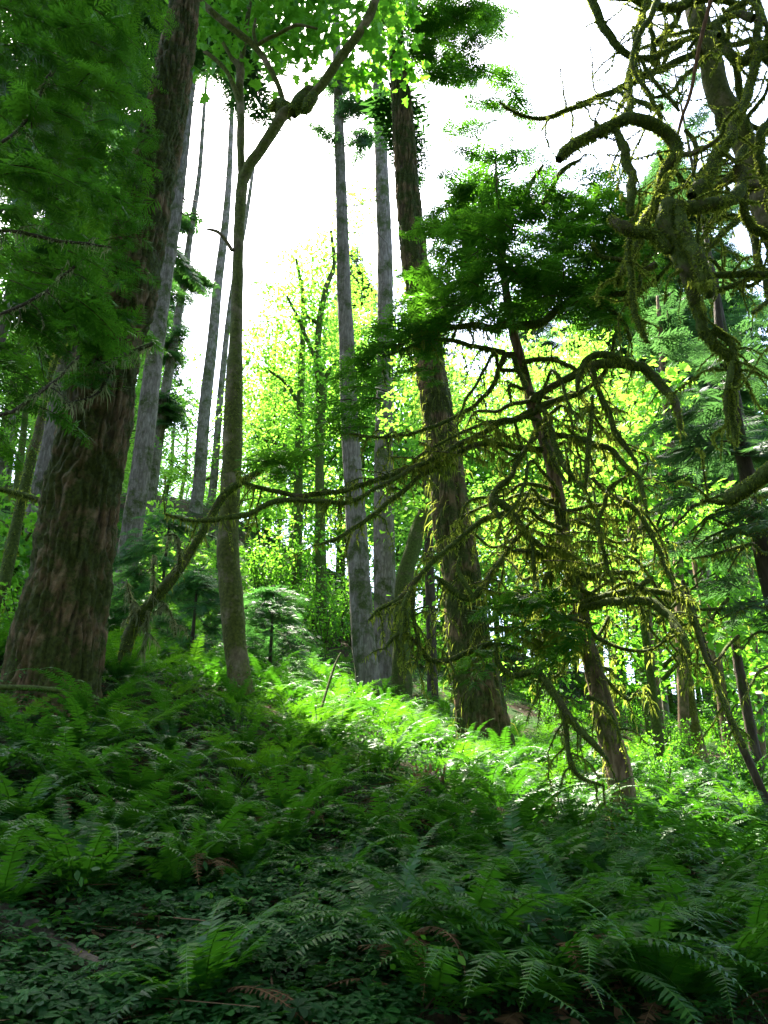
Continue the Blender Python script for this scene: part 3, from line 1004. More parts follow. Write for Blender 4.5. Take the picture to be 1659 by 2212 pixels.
HB = [  # traced drooping branches: points, start distance, end distance, twigs
    (R4([(560, 60, 26), (520, 70, 22), (470, 180, 16), (380, 290, 14), (200, 370, 12), (0, 412, 10), (-130, 400, 7)]), 7.5, 6.9, 14),
    (R4([(655, 280, 24), (620, 310, 22), (480, 370, 20), (340, 440, 19), (180, 520, 18), (0, 580, 18)]) + R3([(1480, 645, 17), (1330, 665, 18), (1200, 645, 17), (1090, 612, 13), (1020, 575, 8)]), 7.5, 6.5, 16),
    (R4([(690, 470, 22), (470, 440, 20), (340, 470, 20), (210, 560, 18), (100, 640, 17), (0, 720, 16)]) + R3([(1530, 800, 15), (1450, 850, 13), (1370, 880, 8)]), 7.5, 6.7, 14),
    (R4([(330, 440, 16), (100, 560, 16)]) + R3([(1500, 690, 15), (1230, 685, 18), (1100, 740, 18), (960, 770, 18), (830, 765, 15), (720, 742, 8)]), 7.0, 6.3, 12),
    (R4([(655, 290, 20), (720, 262, 20), (850, 220, 17), (920, 170, 16), (965, 110, 15), (1000, -10, 10)]), 7.4, 7.0, 5),
    (R4([(640, 260, 26), (660, 235, 26), (780, 170, 28), (880, 110, 32), (970, 92, 34), (1080, 110, 36), (1170, 170, 36), (1240, 240, 30), (1270, 310, 22), (1280, 372, 12)]), 7.4, 6.6, 9),
    (R4([(1090, 100, 20), (960, 60, 24), (880, 80, 24), (845, 140, 20), (835, 210, 12)]), 6.7, 6.8, 3),
    (R4([(900, 120, 20), (920, 200, 20), (975, 300, 20), (1000, 390, 20), (1055, 450, 18), (1092, 530, 10)]), 7.0, 6.8, 5),
    (R4([(670, 290, 20), (705, 320, 20), (740, 440, 20), (780, 540, 18), (830, 600, 16), (870, 632, 8)]), 7.4, 6.9, 5),
    (R4([(700, 400, 22), (750, 405, 22), (850, 410, 20), (920, 440, 20), (990, 480, 19), (1050, 540, 18), (1100, 610, 16), (1140, 745, 7)]), 7.4, 6.6, 9),
    (R4([(900, 590, 14), (960, 640, 18), (1040, 690, 18), (1100, 740, 18), (1160, 850, 16), (1230, 980, 14), (1250, 1100, 8)]), 7.2, 6.7, 10),
    (R4([(760, 940, 20), (700, 930, 18), (640, 915, 16), (560, 905, 8)]), 7.3, 7.0, 6),
    (R4([(760, 955, 24), (820, 985, 22), (900, 1012, 20), (990, 1000, 20), (1100, 992, 10)]), 7.3, 7.0, 7),
    (R4([(740, 690, 22), (600, 700, 20), (520, 740, 20), (430, 775, 18), (330, 852, 18), (180, 970, 18), (100, 1070, 18), (0, 1145, 14), (-60, 1200, 8)]), 7.5, 6.7, 13),
    (R4([(740, 960, 22), (690, 900, 24), (630, 850, 24), (560, 765, 26), (500, 710, 26), (470, 690, 22)]), 7.3, 7.0, 6),
    (R4([(660, 400, 18), (640, 430, 18), (600, 500, 18), (545, 600, 22), (490, 660, 28), (465, 720, 24), (500, 770, 16)]), 7.4, 7.0, 6),
    (R4([(600, 820, 16), (560, 880, 16), (490, 980, 20), (430, 1060, 22), (380, 1110, 26), (330, 1110, 26), (270, 1070, 24), (215, 1020, 14)]), 7.2, 6.8, 8),
    (R4([(390, 1120, 16), (340, 1040, 16), (320, 980, 16), (325, 930, 10)]), 6.85, 6.8, 2),
    (R4([(840, 1150, 24), (915, 1110, 24), (1060, 1080, 26), (1160, 1082, 24), (1250, 1105, 22), (1310, 1140, 22), (1345, 1220, 20), (1390, 1340, 18), (1440, 1475, 16)]) + R6([(1480, 100, 16), (1560, 280, 14)]), 7.4, 6.4, 8),
    (R4([(840, 1160, 24), (920, 1135, 28), (1020, 1125, 30), (1110, 1120, 32), (1180, 1150, 32), (1240, 1200, 30), (1290, 1270, 24), (1320, 1340, 14)]), 7.4, 6.6, 8),
    (R4([(1140, 1080, 14), (1110, 1070, 16), (1115, 1040, 20), (1140, 1030, 16)]), 6.9, 6.8, 1),
    (R4([(600, 1330, 16), (480, 1310, 18), (380, 1335, 18), (270, 1382, 18), (200, 1375, 18), (150, 1300, 16), (90, 1255, 16), (30, 1290, 14), (0, 1330, 10)]), 7.2, 6.5, 12),
    (R4([(480, 1312, 12), (500, 1390, 18), (560, 1440, 22), (660, 1430, 24)]) + R6([(700, 0, 28), (770, 90, 28), (830, 180, 26), (900, 270, 22), (960, 335, 10)]), 6.9, 6.5, 10),
    (R6([(770, 90, 14), (790, 200, 18), (810, 320, 18), (850, 400, 16), (940, 440, 8)]), 6.7, 6.5, 8),
    (R4([(110, 1080, 16), (90, 1140, 18), (100, 1200, 16), (70, 1280, 12), (80, 1380, 8)]), 6.6, 6.5, 6),
    (R4([(120, 1060, 14), (130, 1140, 16), (150, 1290, 14), (130, 1400, 8)]), 6.7, 6.6, 6),
    (R4([(720, 1120, 10), (710, 1000, 16), (690, 1060, 16), (720, 1150, 16), (790, 1200, 16), (900, 1225, 8)]), 7.2, 6.9, 5),
    (R4([(800, 1040, 14), (830, 1010, 18), (820, 1080, 20), (850, 1120, 14)]), 7.2, 7.1, 1),
    (R4([(1080, 560, 8), (980, 620, 14), (960, 700, 16), (930, 760, 16), (945, 880, 14), (990, 1050, 10)]), 7.0, 6.9, 7),
    (R4([(870, 630, 10), (880, 480, 18), (900, 350, 16), (905, 230, 10)]), 6.9, 6.9, 2),
    (R4([(560, 70, 20), (610, 200, 14), (540, 190, 12), (545, 260, 8)]), 7.4, 7.2, 2),
    (R4([(520, 50, 20), (400, 25, 18), (250, -10, 14), (120, 20, 10), (0, 60, 6)]), 7.4, 6.9, 10),
    (R4([(600, 90, 20), (700, 80, 18), (800, 110, 14), (860, 160, 8)]), 7.4, 7.1, 6),
    (R6([(880, 60, 16), (960, 110, 14), (1010, 200, 10), (1020, 260, 6)]), 7.3, 7.0, 4),
    (R4([(640, 870, 14), (650, 960, 14), (660, 1080, 12), (715, 1180, 8)]), 7.1, 7.0, 5),
    (R2([(500, 1400, 30), (650, 1400, 30), (740, 1340, 26), (860, 1280, 22), (1020, 1270, 20), (1130, 1240, 16), (1240, 1130, 10)]), 7.4, 6.7, 8),
    (R2([(500, 1430, 26), (400, 1410, 24), (260, 1415, 20), (120, 1430, 14)]), 7.4, 7.0, 8),
    (R2([(830, 1290, 18), (960, 1330, 18), (1030, 1400, 16), (1060, 1475, 10)]), 7.2, 7.0, 5),
    (R2([(610, 910, 20), (690, 860, 18), (770, 740, 16), (850, 680, 10)]), 7.3, 7.0, 4),
    (R2([(560, 900, 18), (620, 820, 16), (690, 720, 10)]), 7.3, 7.1, 3),
]
for pts, y0, y1, nt in HB:
    S = path(pts, y0, y1)
    S[:, 3] *= 1.25
    mossy_branch(hem, S, int(nt * 1.3), .42, 420, .020, .08, .26, twr=.009, droop=.7)
# a web of thin drooping twigs all along the stem
for k in range(38):
    v0 = rng.uniform(780, 1520)
    j = int(np.argmin(np.abs(project(R[:, :3])[1] - v0)))
    u0 = float(project(R[j, :3])[0][0])
    sg = 1 if rng.random() < .55 else -1
    w, up = rng.uniform(50, 260), rng.uniform(-90, 60)
    dn = rng.uniform(-20, 190) * (w / 260 + .3)
    jt = lambda s: rng.normal() * s
    pts = [(u0, v0, 10), (u0 + sg * w * .25 + jt(8), v0 - up * .6 + jt(10), 9), (u0 + sg * w * .55 + jt(14), v0 - up + jt(16), 7), (u0 + sg * w * .8 + jt(16), v0 - up * .5 + dn * .3 + jt(16), 6), (u0 + sg * w + jt(20), v0 + dn * .7, 4), (u0 + sg * w * 1.02 + jt(20), v0 + dn, 3)]
    mossy_branch(hem, path(pts, 7.45, 7.45 + rng.uniform(-1.0, .8)), 4, .30, 240, .018, .09, .30, twr=.006, nseg=6, lump=.15)
# lit moss veils between trunk and fir
for (u, v, ru, rv, Y, n) in ((1170, 1180, 50, 40, 7.2, 10), (1130, 1290, 60, 20, 7.0, 8), (1180, 1360, 60, 30, 7.0, 10), (1290, 1150, 70, 80, 7.0, 10), (1250, 900, 80, 60, 7.1, 8), (1090, 960, 60, 60, 7.0, 7), (950, 1000, 60, 40, 6.9, 6)):
    mb, ms = MB(), MB()
    for q in range(n):
        x, y = disk(1)[0]
        p = at(u + ru * x, v + rv * y, Y + rng.uniform(-.3, .3))
        L = rng.uniform(.25, .6)
        a = rng.uniform(-.5, .5)
        S = spline(np.array([[*(p + np.array([L * (t - .5), a * (t - .5), -.15 * t * t])), .006 * (1.2 - t)] for t in (0, .35, .7, 1)]), .05)
        tube(mb, S, 4)
        moss_on(ms, S, 340, .025, .12, .5, .004)
    b = part('branch', mb, M['twig_bark'], hem)
    part('moss', ms, M['moss'], b)
mb, st = conifer_crown([(1130, 1290, 90, 25, 7.0, .4, 8), (1170, 1350, 80, 40, 6.9, .4, 8), (1060, 1400, 60, 30, 7.0, .3, 4)], (R[20][0], R[20][1]), (.4, .7), .4, True)
part('spray', mb, M['hemlock'], hem, False)
# ---------------------------------------------------------------- the gnarled tree at upper right
p = at(1790, 1900, 5.2)
o = np.array([p[0], p[1], gz(p[0], p[1])])
gn = thing('maple_tree', o, 'gnarled moss-sleeved maple leaning in from the upper right with arching knobbed limbs', 'tree')
make_trunk(gn, [(1960, 1900, 100), (1930, 1400, 90), (1850, 900, 80), (1750, 640, 68)] + R2([(1659, 950, 110), (1600, 760, 100), (1555, 620, 100), (1500, 500, 105), (1445, 400, 100), (1400, 220, 95), (1350, 60, 85), (1320, -80, 80)]), 6.6, M['alder_bark'], 26, .07, lumpy(4, .2), top=4)
GB = [
    (R2([(870, -60, 30), (890, 0, 32), (930, 90, 32), (1000, 190, 30), (1080, 245, 28), (1200, 235, 22), (1290, 180, 20), (1380, 150, 18)]), 6.0, 6.4, 5),
    (R2([(755, 690, 30), (790, 650, 44), (850, 605, 42), (950, 555, 44), (1040, 520, 46), (1150, 535, 48), (1220, 580, 50), (1272, 640, 52), (1240, 720, 46), (1200, 820, 42), (1130, 950, 42), (1080, 1060, 34), (1040, 1150, 24), (1010, 1240, 10)]), 5.5, 5.8, 6),
    (R2([(1000, 560, 24), (1030, 620, 34), (1060, 720, 36), (1070, 820, 36), (1062, 925, 28)]), 5.55, 5.5, 2),
    (R2([(1225, 868, 50), (1235, 920, 80), (1245, 1000, 76), (1285, 1110, 66), (1330, 1260, 54), (1375, 1370, 46), (1430, 1475, 40)]) + [(1590, 800, 20), (1580, 880, 18), (1585, 960, 12)], 5.2, 5.4, 4),
    (R2([(1240, 890, 50), (1320, 885, 54), (1400, 890, 56), (1470, 870, 54), (1520, 830, 48), (1545, 730, 34)]), 5.2, 5.5, 3),
    (R2([(1275, 880, 44), (1300, 980, 44), (1330, 1080, 52), (1365, 1170, 56), (1395, 1275, 40)]), 5.15, 5.1, 1),
    (R2([(975, 938, 20), (1010, 975, 46), (1070, 992, 46), (1160, 1000, 46), (1205, 1030, 50), (1235, 1065, 40)]), 5.3, 5.2, 2),
    (R2([(1062, 990, 22), (1058, 1100, 24), (1060, 1200, 24), (1085, 1330, 24), (1110, 1410, 20), (1140, 1480, 10)]), 5.4, 5.5, 2),
    (R2([(1072, 255, 20), (1068, 330, 22), (1055, 410, 24), (1045, 510, 30)]), 6.0, 5.6, 2),
    (R2([(1075, 255, 20), (1110, 330, 18), (1150, 420, 16), (1190, 525, 10)]), 6.0, 5.8, 2),
    (R2([(1110, 260, 12), (1170, 350, 14), (1230, 430, 16), (1270, 480, 10)]), 6.0, 5.9, 2),
    (R2([(1330, 850, 40), (1370, 790, 54), (1430, 700, 50), (1490, 600, 40), (1540, 480, 36), (1590, 320, 34), (1640, 210, 36), (1690, 120, 36)]), 5.4, 5.7, 5),
    (R2([(1410, 1190, 20), (1480, 1188, 26), (1560, 1190, 26), (1680, 1184, 26)]), 5.6, 5.6, 3),
    (R2([(1410, 1255, 10), (1460, 1248, 18), (1530, 1220, 18), (1680, 1150, 16)]), 5.9, 5.9, 3),
    (R2([(500, 440, 6), (540, 470, 9), (600, 492, 12), (690, 503, 15), (820, 468, 18), (930, 420, 20), (1050, 362, 24), (1180, 305, 26), (1340, 240, 26), (1400, 200, 24)]), 6.3, 6.6, 8),
    (R2([(1530, 720, 40), (1550, 830, 30), (1560, 920, 30), (1585, 990, 34), (1680, 1025, 30)]), 5.5, 5.6, 3),
    (R2([(1140, -40, 26), (1120, 60, 26), (1090, 170, 30), (1075, 250, 26)]), 6.1, 6.0, 3),
    (R2([(1430, 100, 40), (1450, 180, 40), (1500, 250, 36), (1560, 280, 36), (1640, 240, 34), (1700, 230, 30)]), 5.7, 5.7, 4),
    (R2([(1540, 290, 30), (1600, 180, 30), (1620, 60, 28), (1600, -40, 26)]), 5.8, 5.9, 4),
    (R2([(1480, 60, 24), (1540, 20, 26), (1600, -30, 26)]), 5.9, 5.9, 2),
    (R2([(1700, 480, 40), (1640, 560, 36), (1620, 640, 36), (1640, 760, 28), (1700, 820, 20)]), 5.6, 5.6, 3),
    (R2([(1180, 180, 16), (1250, 100, 18), (1290, 30, 20), (1300, -40, 20)]), 6.3, 6.4, 3),
    (R2([(940, -30, 30), (1100, 5, 32), (1260, 15, 34), (1400, 5, 30), (1560, 40, 22)]), 6.2, 6.3, 9),
    (R2([(1300, 560, 14), (1350, 620, 18), (1345, 700, 16), (1330, 760, 8)]), 5.9, 5.9, 3),
    (R2([(1560, 640, 30), (1500, 760, 24), (1400, 820, 20), (1290, 800, 10)]), 6.3, 6.1, 5),
    (R2([(1570, 900, 24), (1480, 1000, 20), (1400, 1080, 18), (1370, 1110, 8)]), 6.3, 6.1, 4),
    (R4([(1720, 530, 70), (1659, 572, 66), (1600, 605, 62), (1540, 640, 64), (1490, 680, 56)]), 4.6, 4.9, 0),
    (R4([(1500, 690, 22), (1450, 697, 18), (1410, 690, 14), (1370, 695, 9)]), 4.9, 5.0, 1),
    (R2([(1420, 1420, 30), (1500, 1475, 30)]) + R4([(1510, 60, 26), (1495, 150, 26), (1480, 260, 18), (1490, 420, 8)]), 5.3, 5.3, 4),
]
for pts, y0, y1, nt in GB:
    S = path(pts, y0, y1)
    S[:, 3] *= 1.12
    thick = S[:, 3].max()
    mossy_branch(gn, S, nt * 2, .60, int(700 + 11000 * thick), (.016 + .10 * thick) * rng.uniform(.6, 1.3), .03 + .35 * thick, .12, twr=.009, droop=.3, lump=.24, nseg=12, wid=.005)
# the thicket of crooked lesser limbs around the trunk
for k in range(34):
    u, v = rng.uniform(1400, 1690), rng.uniform(-40, 640)
    a = rng.uniform(0, 2 * pi)
    L = rng.uniform(90, 260)
    w = rng.uniform(9, 20)
    pts = []
    for q in range(6):
        pts.append((u, v, w * (1 - .11 * q)))
        a += rng.normal() * .42
        u += cos(a) * L / 5
        v += sin(a) * L / 5
    y0 = rng.uniform(5.4, 7.0)
    S = path(pts, y0, y0 + rng.uniform(-.5, .5))
    mossy_branch(gn, S, 3, .40, 420, .018, rng.uniform(.04, .09), .16, twr=.007, droop=.3, lump=.2, nseg=7, wid=.005)
mb = MB()
tube(mb, spline(path(R2([(1425, -60, 18), (1412, 0, 18), (1362, 200, 17), (1325, 400, 15), (1290, 500, 14), (1262, 610, 12)]), 5.4, 5.7), .06), 8, lumpy(8, .1))
part('branch', mb, M['orange_bark'], gn, label='smooth bare orange-brown branch')
#@@PART3
# ---------------------------------------------------------------- hemlocks reaching in from the left
def ground_at(u, v, Y):
    p = at(u, v, Y)
    return np.array([p[0], p[1], gz(p[0], p[1])])


def tree_xy(x, y): return np.array([x, y, gz(x, y)])


def simple_trunk(parent, b, h, r, mat, lean=(0, 0), n=14, disp=None):
    pts = [[b[0] + lean[0] * t * h, b[1] + lean[1] * t * h, b[2] - .3 + t * (h + .3), max(.02, r * (1.12 if t == 0 else 1) * (1 - .9 * t))] for t in (0, .12, .3, .5, .75, 1)]
    S = spline(np.array(pts), .35)
    mb = MB()
    tube(mb, S, n, disp)
    return part('trunk', mb, mat, parent)


o = tree_xy(-4.6, 6.0)
t = thing('hemlock_tree', o, 'dark green hemlock boughs filling the upper left corner, nearest foliage before the big fir', 'tree')
simple_trunk(t, o, 13, .17, M['dark_bark'], (-.03, 0))
mb, st = conifer_crown([(70, 120, 130, 150, 6.2, .7, 35), (195, 130, 95, 130, 6.4, .6, 24), (60, 350, 120, 130, 6.2, .7, 26), (200, 330, 90, 120, 6.4, .6, 15), (110, 520, 140, 90, 6.4, .7, 19), (60, 690, 110, 90, 6.4, .6, 15),
                        (60, 840, 90, 60, 6.3, .5, 7), (180, 680, 60, 60, 6.4, .5, 6), (100, -80, 260, 90, 6.3, .8, 26), (240, 40, 50, 60, 6.5, .4, 7)], (o[0], o[1]), (.40, .80), .40, False, 1.0)
part('crown', mb, M['hemlock'], t, False)
part('branchwork', st, M['twig_bark'], t)
for pts in ([(-60, 490, 8), (60, 505, 8), (150, 525, 7), (240, 532, 4)], [(-40, 700, 8), (80, 640, 7), (180, 560, 5)], [(-30, 330, 8), (60, 260, 7), (110, 150, 5)], [(-30, 905, 9), (50, 875, 8), (110, 830, 6), (170, 770, 4)]):
    mossy_branch(t, path(pts, 5.7, 6.0), 5, .3, 200, .02, .10, .4, mat='dark_bark', mossmat='lichen', nseg=6)

for x, y, h, L, lab in ((-9.3, 12.5, 19, (1.3, 2.2), 'dark hemlock behind the upper left boughs, dense needles with blue sky specks'), (-12.5, 17.5, 24, (1.6, 2.6), 'tall dim hemlock farther up the slope behind the upper left boughs'),
                       (-14.5, 25.5, 36, (1.8, 3.0), 'tallest dim hemlock, added behind the upper left boughs to shade the slope')):  # the last tree is put in to shade the middle ferns
    o = tree_xy(x, y)
    t = thing('hemlock_tree', o, lab, 'tree')
    simple_trunk(t, o, h, .25, M['dark_bark'])
    mb, st = MB(), MB()
    n = 95
    zz = rng.uniform(.16, .98, n)
    a = rng.uniform(0, 2 * pi, n)
    rr = (1 - zz) * min(h, 26) * .30 * rng.uniform(.25, 1, n) + .4
    C = o + np.c_[np.cos(a) * rr, np.sin(a) * rr, zz * h]
    D = np.c_[np.cos(a), np.sin(a), -.1 + 0 * a] + .3 * rng.normal(size=(n, 3))
    boughs(mb, st, C, D, rng.uniform(*L, n), .3, False, .9, .40)
    part('crown', mb, M['hemlock'], t, False)
    part('branchwork', st, M['twig_bark'], t)

# ---------------------------------------------------------------- young hemlocks on the slope
for (u, v, Y, top, wid, lab) in ((330, 1460, 12.5, 1110, 1.5, 'young blue-green hemlock behind the leaning dead stem'), (585, 1400, 14, 1265, 1.1, 'small feathery hemlock sapling right of the forked alder trunk'),
                                 (410, 1440, 11.5, 1235, .9, 'low hemlock sapling touching the left side of the forked alder trunk')):
    o = ground_at(u, v, Y)
    h = at(u, top, Y)[2] - o[2]
    t = thing('hemlock_sapling', o, lab, 'sapling', 'young hemlocks under the tall trunks')
    simple_trunk(t, o, h, .05, M['dark_bark'], n=8)
    mb, st = MB(), MB()
    n = int(58 * wid)
    zz = rng.uniform(.1, .98, n)
    a = rng.uniform(0, 2 * pi, n)
    rr = (1 - .85 * zz) * wid * rng.uniform(.3, 1, n) + .1
    C = o + np.c_[np.cos(a) * rr, np.sin(a) * rr, zz * h]
    D = np.c_[np.cos(a), np.sin(a), .0 * a] + .3 * rng.normal(size=(n, 3))
    boughs(mb, st, C, D, rng.uniform(.4, .8, n), .3, True, 1.0, .40)
    part('crown', mb, M['sapling'], t, False)
    part('branchwork', st, M['twig_bark'], t)

# ---------------------------------------------------------------- conifer at the right edge and those behind the gnarled limbs
o = ground_at(1700, 1560, 9.0)
t = thing('fir_tree', o, 'dark fir leaning in at the right edge with blue-green boughs and bare twigs', 'tree')
make_trunk(t, [(1712, 1450, 44), (1690, 1360, 42), (1659, 1237, 40), (1630, 1100, 36), (1600, 960, 30), (1575, 830, 24), (1555, 720, 18), (1545, 600, 12)], 9.0, M['dark_bark'], 16, .1, lumpy(5, .12))
mb, st = conifer_crown([(1600, 780, 60, 60, 8.8, .8, 7), (1510, 900, 70, 70, 8.8, .8, 8), (1610, 950, 60, 80, 8.6, .8, 8), (1480, 1020, 50, 50, 8.9, .6, 4), (1540, 1190, 80, 60, 8.8, .6, 5), (1600, 1080, 50, 60, 8.8, .6, 4), (1640, 1330, 40, 60, 8.6, .4, 4)], (o[0], o[1]), (.6, 1.1), .3, True, .85)
part('crown', mb, M['skylit_fir'], t, False)
part('branchwork', st, M['twig_bark'], t)
for _ in range(16):
    u, v = rng.uniform(1480, 1650), rng.uniform(1000, 1500)
    S = path([(u + 90, v + rng.uniform(-60, 10), 9), (u + 40, v + rng.uniform(-20, 20), 7), (u, v, 6), (u - 40, v + rng.uniform(0, 70), 3)], 8.9, 8.3)
    mossy_branch(t, S, 3, .35, 120, .02, .09, .4, nseg=6, lump=.1)

o = ground_at(1470, 1560, 13)
t = thing('fir_tree', o, 'blue-green fir in the gap between the tangled hemlock and the right edge', 'tree')
make_trunk(t, [(1477, 1560, 24), (1468, 1300, 22), (1462, 1110, 20), (1450, 980, 19), (1435, 830, 15), (1425, 700, 10), (1420, 640, 5)], 13, M['red_bark'], 14, .12, fissured(12, 3, .012))
mb, st = conifer_crown([(1440, 730, 70, 50, 13, .8, 6), (1480, 800, 90, 60, 13, .9, 8), (1460, 900, 90, 60, 13, .9, 8), (1520, 960, 80, 60, 13, .9, 6), (1450, 1010, 60, 40, 13, .6, 3)], (o[0], o[1]), (.6, 1.15), .25, False, .9)
part('crown', mb, M['skylit_fir'], t, False)
part('branchwork', st, M['twig_bark'], t)

for x, y, h, lab in ((9.6, 11.5, 17, 'tall fir behind the knobbed arching limb at upper right, sky showing through'), (8.1, 16.0, 19, 'thin crowned fir between the arching limbs and the hemlock top'), (13.0, 15.5, 22, 'fir behind the gnarled trunk in the upper right corner')):
    o = tree_xy(x, y)
    t = thing('fir_tree', o, lab, 'tree', 'firs behind the gnarled maple')
    simple_trunk(t, o, h, .16, M['dark_bark'])
    mb, st = MB(), MB()
    n = 46
    zz = rng.uniform(.30, .98, n)
    a = rng.uniform(0, 2 * pi, n)
    rr = (1 - zz) * h * .22 * rng.uniform(.3, 1, n) + .3
    C = o + np.c_[np.cos(a) * rr, np.sin(a) * rr, zz * h]
    D = np.c_[np.cos(a), np.sin(a), -.05 + 0 * a] + .3 * rng.normal(size=(n, 3))
    boughs(mb, st, C, D, rng.uniform(.6, 1.15, n), .3, False, .8, .40)
    part('crown', mb, M['skylit_fir'], t, False)
    part('branchwork', st, M['twig_bark'], t)

# ---------------------------------------------------------------- slim trunks in the sunlit wood at right
RT = [
    ('rb_a', 'slim reddish trunk with one sunlit edge, just right of the leaning hemlock base', R6([(1250, 340, 44), (1212, 300, 44), (1190, 170, 42), (1168, 0, 42)]) + [(1403, 1380, 18), (1395, 1250, 17), (1385, 1120, 15), (1375, 1000, 13), (1368, 880, 10)], 18, 'red_bark'),
    ('rb_b', 'pale mossy trunk in the sunlit wood at right, bulging near its foot', R6([(1400, 440, 62), (1370, 330, 60), (1340, 200, 56), (1320, 100, 54), (1310, 0, 54)]) + [(1470, 1400, 26), (1452, 1320, 24), (1437, 1270, 22), (1425, 1150, 19), (1410, 1000, 15), (1400, 860, 10)], 14, 'alder_bark'),
    ('rb_c', 'red-brown trunk beside the thin dark leaning pole at lower right', R6([(1520, 420, 66), (1500, 300, 62), (1475, 150, 56), (1455, 30, 50)]) + [(1545, 1420, 24), (1525, 1320, 22), (1505, 1220, 19), (1490, 1100, 16), (1478, 980, 12)], 13, 'red_bark'),
    ('rb_d', 'brown trunk nearest the right edge, standing right of the leaning pole', R6([(1640, 470, 50), (1610, 330, 48), (1580, 180, 46)]) + [(1605, 1490, 22), (1590, 1400, 20), (1578, 1300, 17), (1565, 1180, 13)], 11.5, 'dark_bark'),
]
for key, lab, pts, Y, mt in RT:
    t = thing('slim_tree', base_of(key), lab, 'tree')
    tr, R = make_trunk(t, pts, Y, M[mt], 20, .08, fissured(12, 3, .012) if mt != 'alder_bark' else lumpy(4, .16))
    if mt == 'alder_bark':
        ms = MB(); moss_on(ms, R, 300, .025, .08, .2, .006); part('moss', ms, M['moss'], tr)
    for _ in range(4):
        k = rng.integers(len(R) // 4, len(R) - 3)
        d = unit(np.array([rng.choice([-1, 1]), rng.normal() * .5, rng.uniform(-.3, .3)]))
        L = rng.uniform(.5, 1.1)
        S = np.array([[*(R[k, :3] + d * L * q + np.array([0, 0, -.3 * q * q])), .014 * (1 - .8 * q)] for q in (0, .3, .6, 1)])
        mossy_branch(t, S, 2, .3, 160, .02, .1, .4, nseg=5, lump=.1)
o = ground_at(1640, 1720, 8.6)
t = thing('leaning_pole', o, 'thin dark bare leaning pole crossing the sunlit wood at lower right', 'dead tree')
make_trunk(t, [(1650, 1715, 17), (1620, 1650, 17), (1580, 1560, 16), (1545, 1470, 15), (1500, 1330, 13), (1475, 1255, 10)], 8.6, M['dark_bark'], 10, .1, lumpy(6, .1))

# more slim stems deep in the wood, each its own tree: (u base, v base, u top, v top, Y, width)
SL = [(1180, 1560, 1150, 1150, 22, 16), (1385, 1560, 1362, 1050, 24, 14), (1480, 1600, 1440, 1180, 22, 14), (1560, 1560, 1500, 1000, 24, 14), (1620, 1560, 1580, 1100, 26, 12), (560, 1110, 600, 700, 36, 10),
      (360, 1060, 378, 900, 40, 9), (395, 1050, 405, 930, 42, 8), (25, 1180, 60, 820, 20, 18), (5, 1220, 30, 900, 24, 16), (120, 1080, 175, 700, 26, 14), (590, 1290, 615, 820, 30, 12), (1130, 1600, 1120, 1250, 26, 12), (230, 1180, 262, 880, 30, 12),
      (1300, 1540, 1275, 980, 27, 15), (1445, 1590, 1398, 900, 20, 14), (1640, 1540, 1610, 1000, 17, 16), (1250, 1520, 1230, 1050, 30, 12)]
for k, (u0, v0, u1, v1, Y, w) in enumerate(SL):
    side = 'left' if u0 < 300 else 'centre' if u0 < 900 else 'right'
    t = thing('slim_tree', ground_at(u0, v0, Y), {'left': 'thin far trunk in the green wood behind the left fir', 'centre': 'thin far trunk on the bright slope behind the alder', 'right': 'thin far trunk in the sunlit wood at right'}[side], 'tree',
              {'left': 'thin far trunks behind the left fir', 'centre': 'thin far trunks behind the alder', 'right': 'thin far trunks in the right wood'}[side])
    make_trunk(t, [(u0, v0, w), (u0 * .7 + u1 * .3 + rng.normal() * 4, v0 * .7 + v1 * .3, w * .92), (u0 * .3 + u1 * .7 + rng.normal() * 4, v0 * .3 + v1 * .7, w * .75), (u1, v1, w * .5)], Y, M[['grey_bark', 'red_bark', 'mossy_bark'][k % 3]], 10, .3)

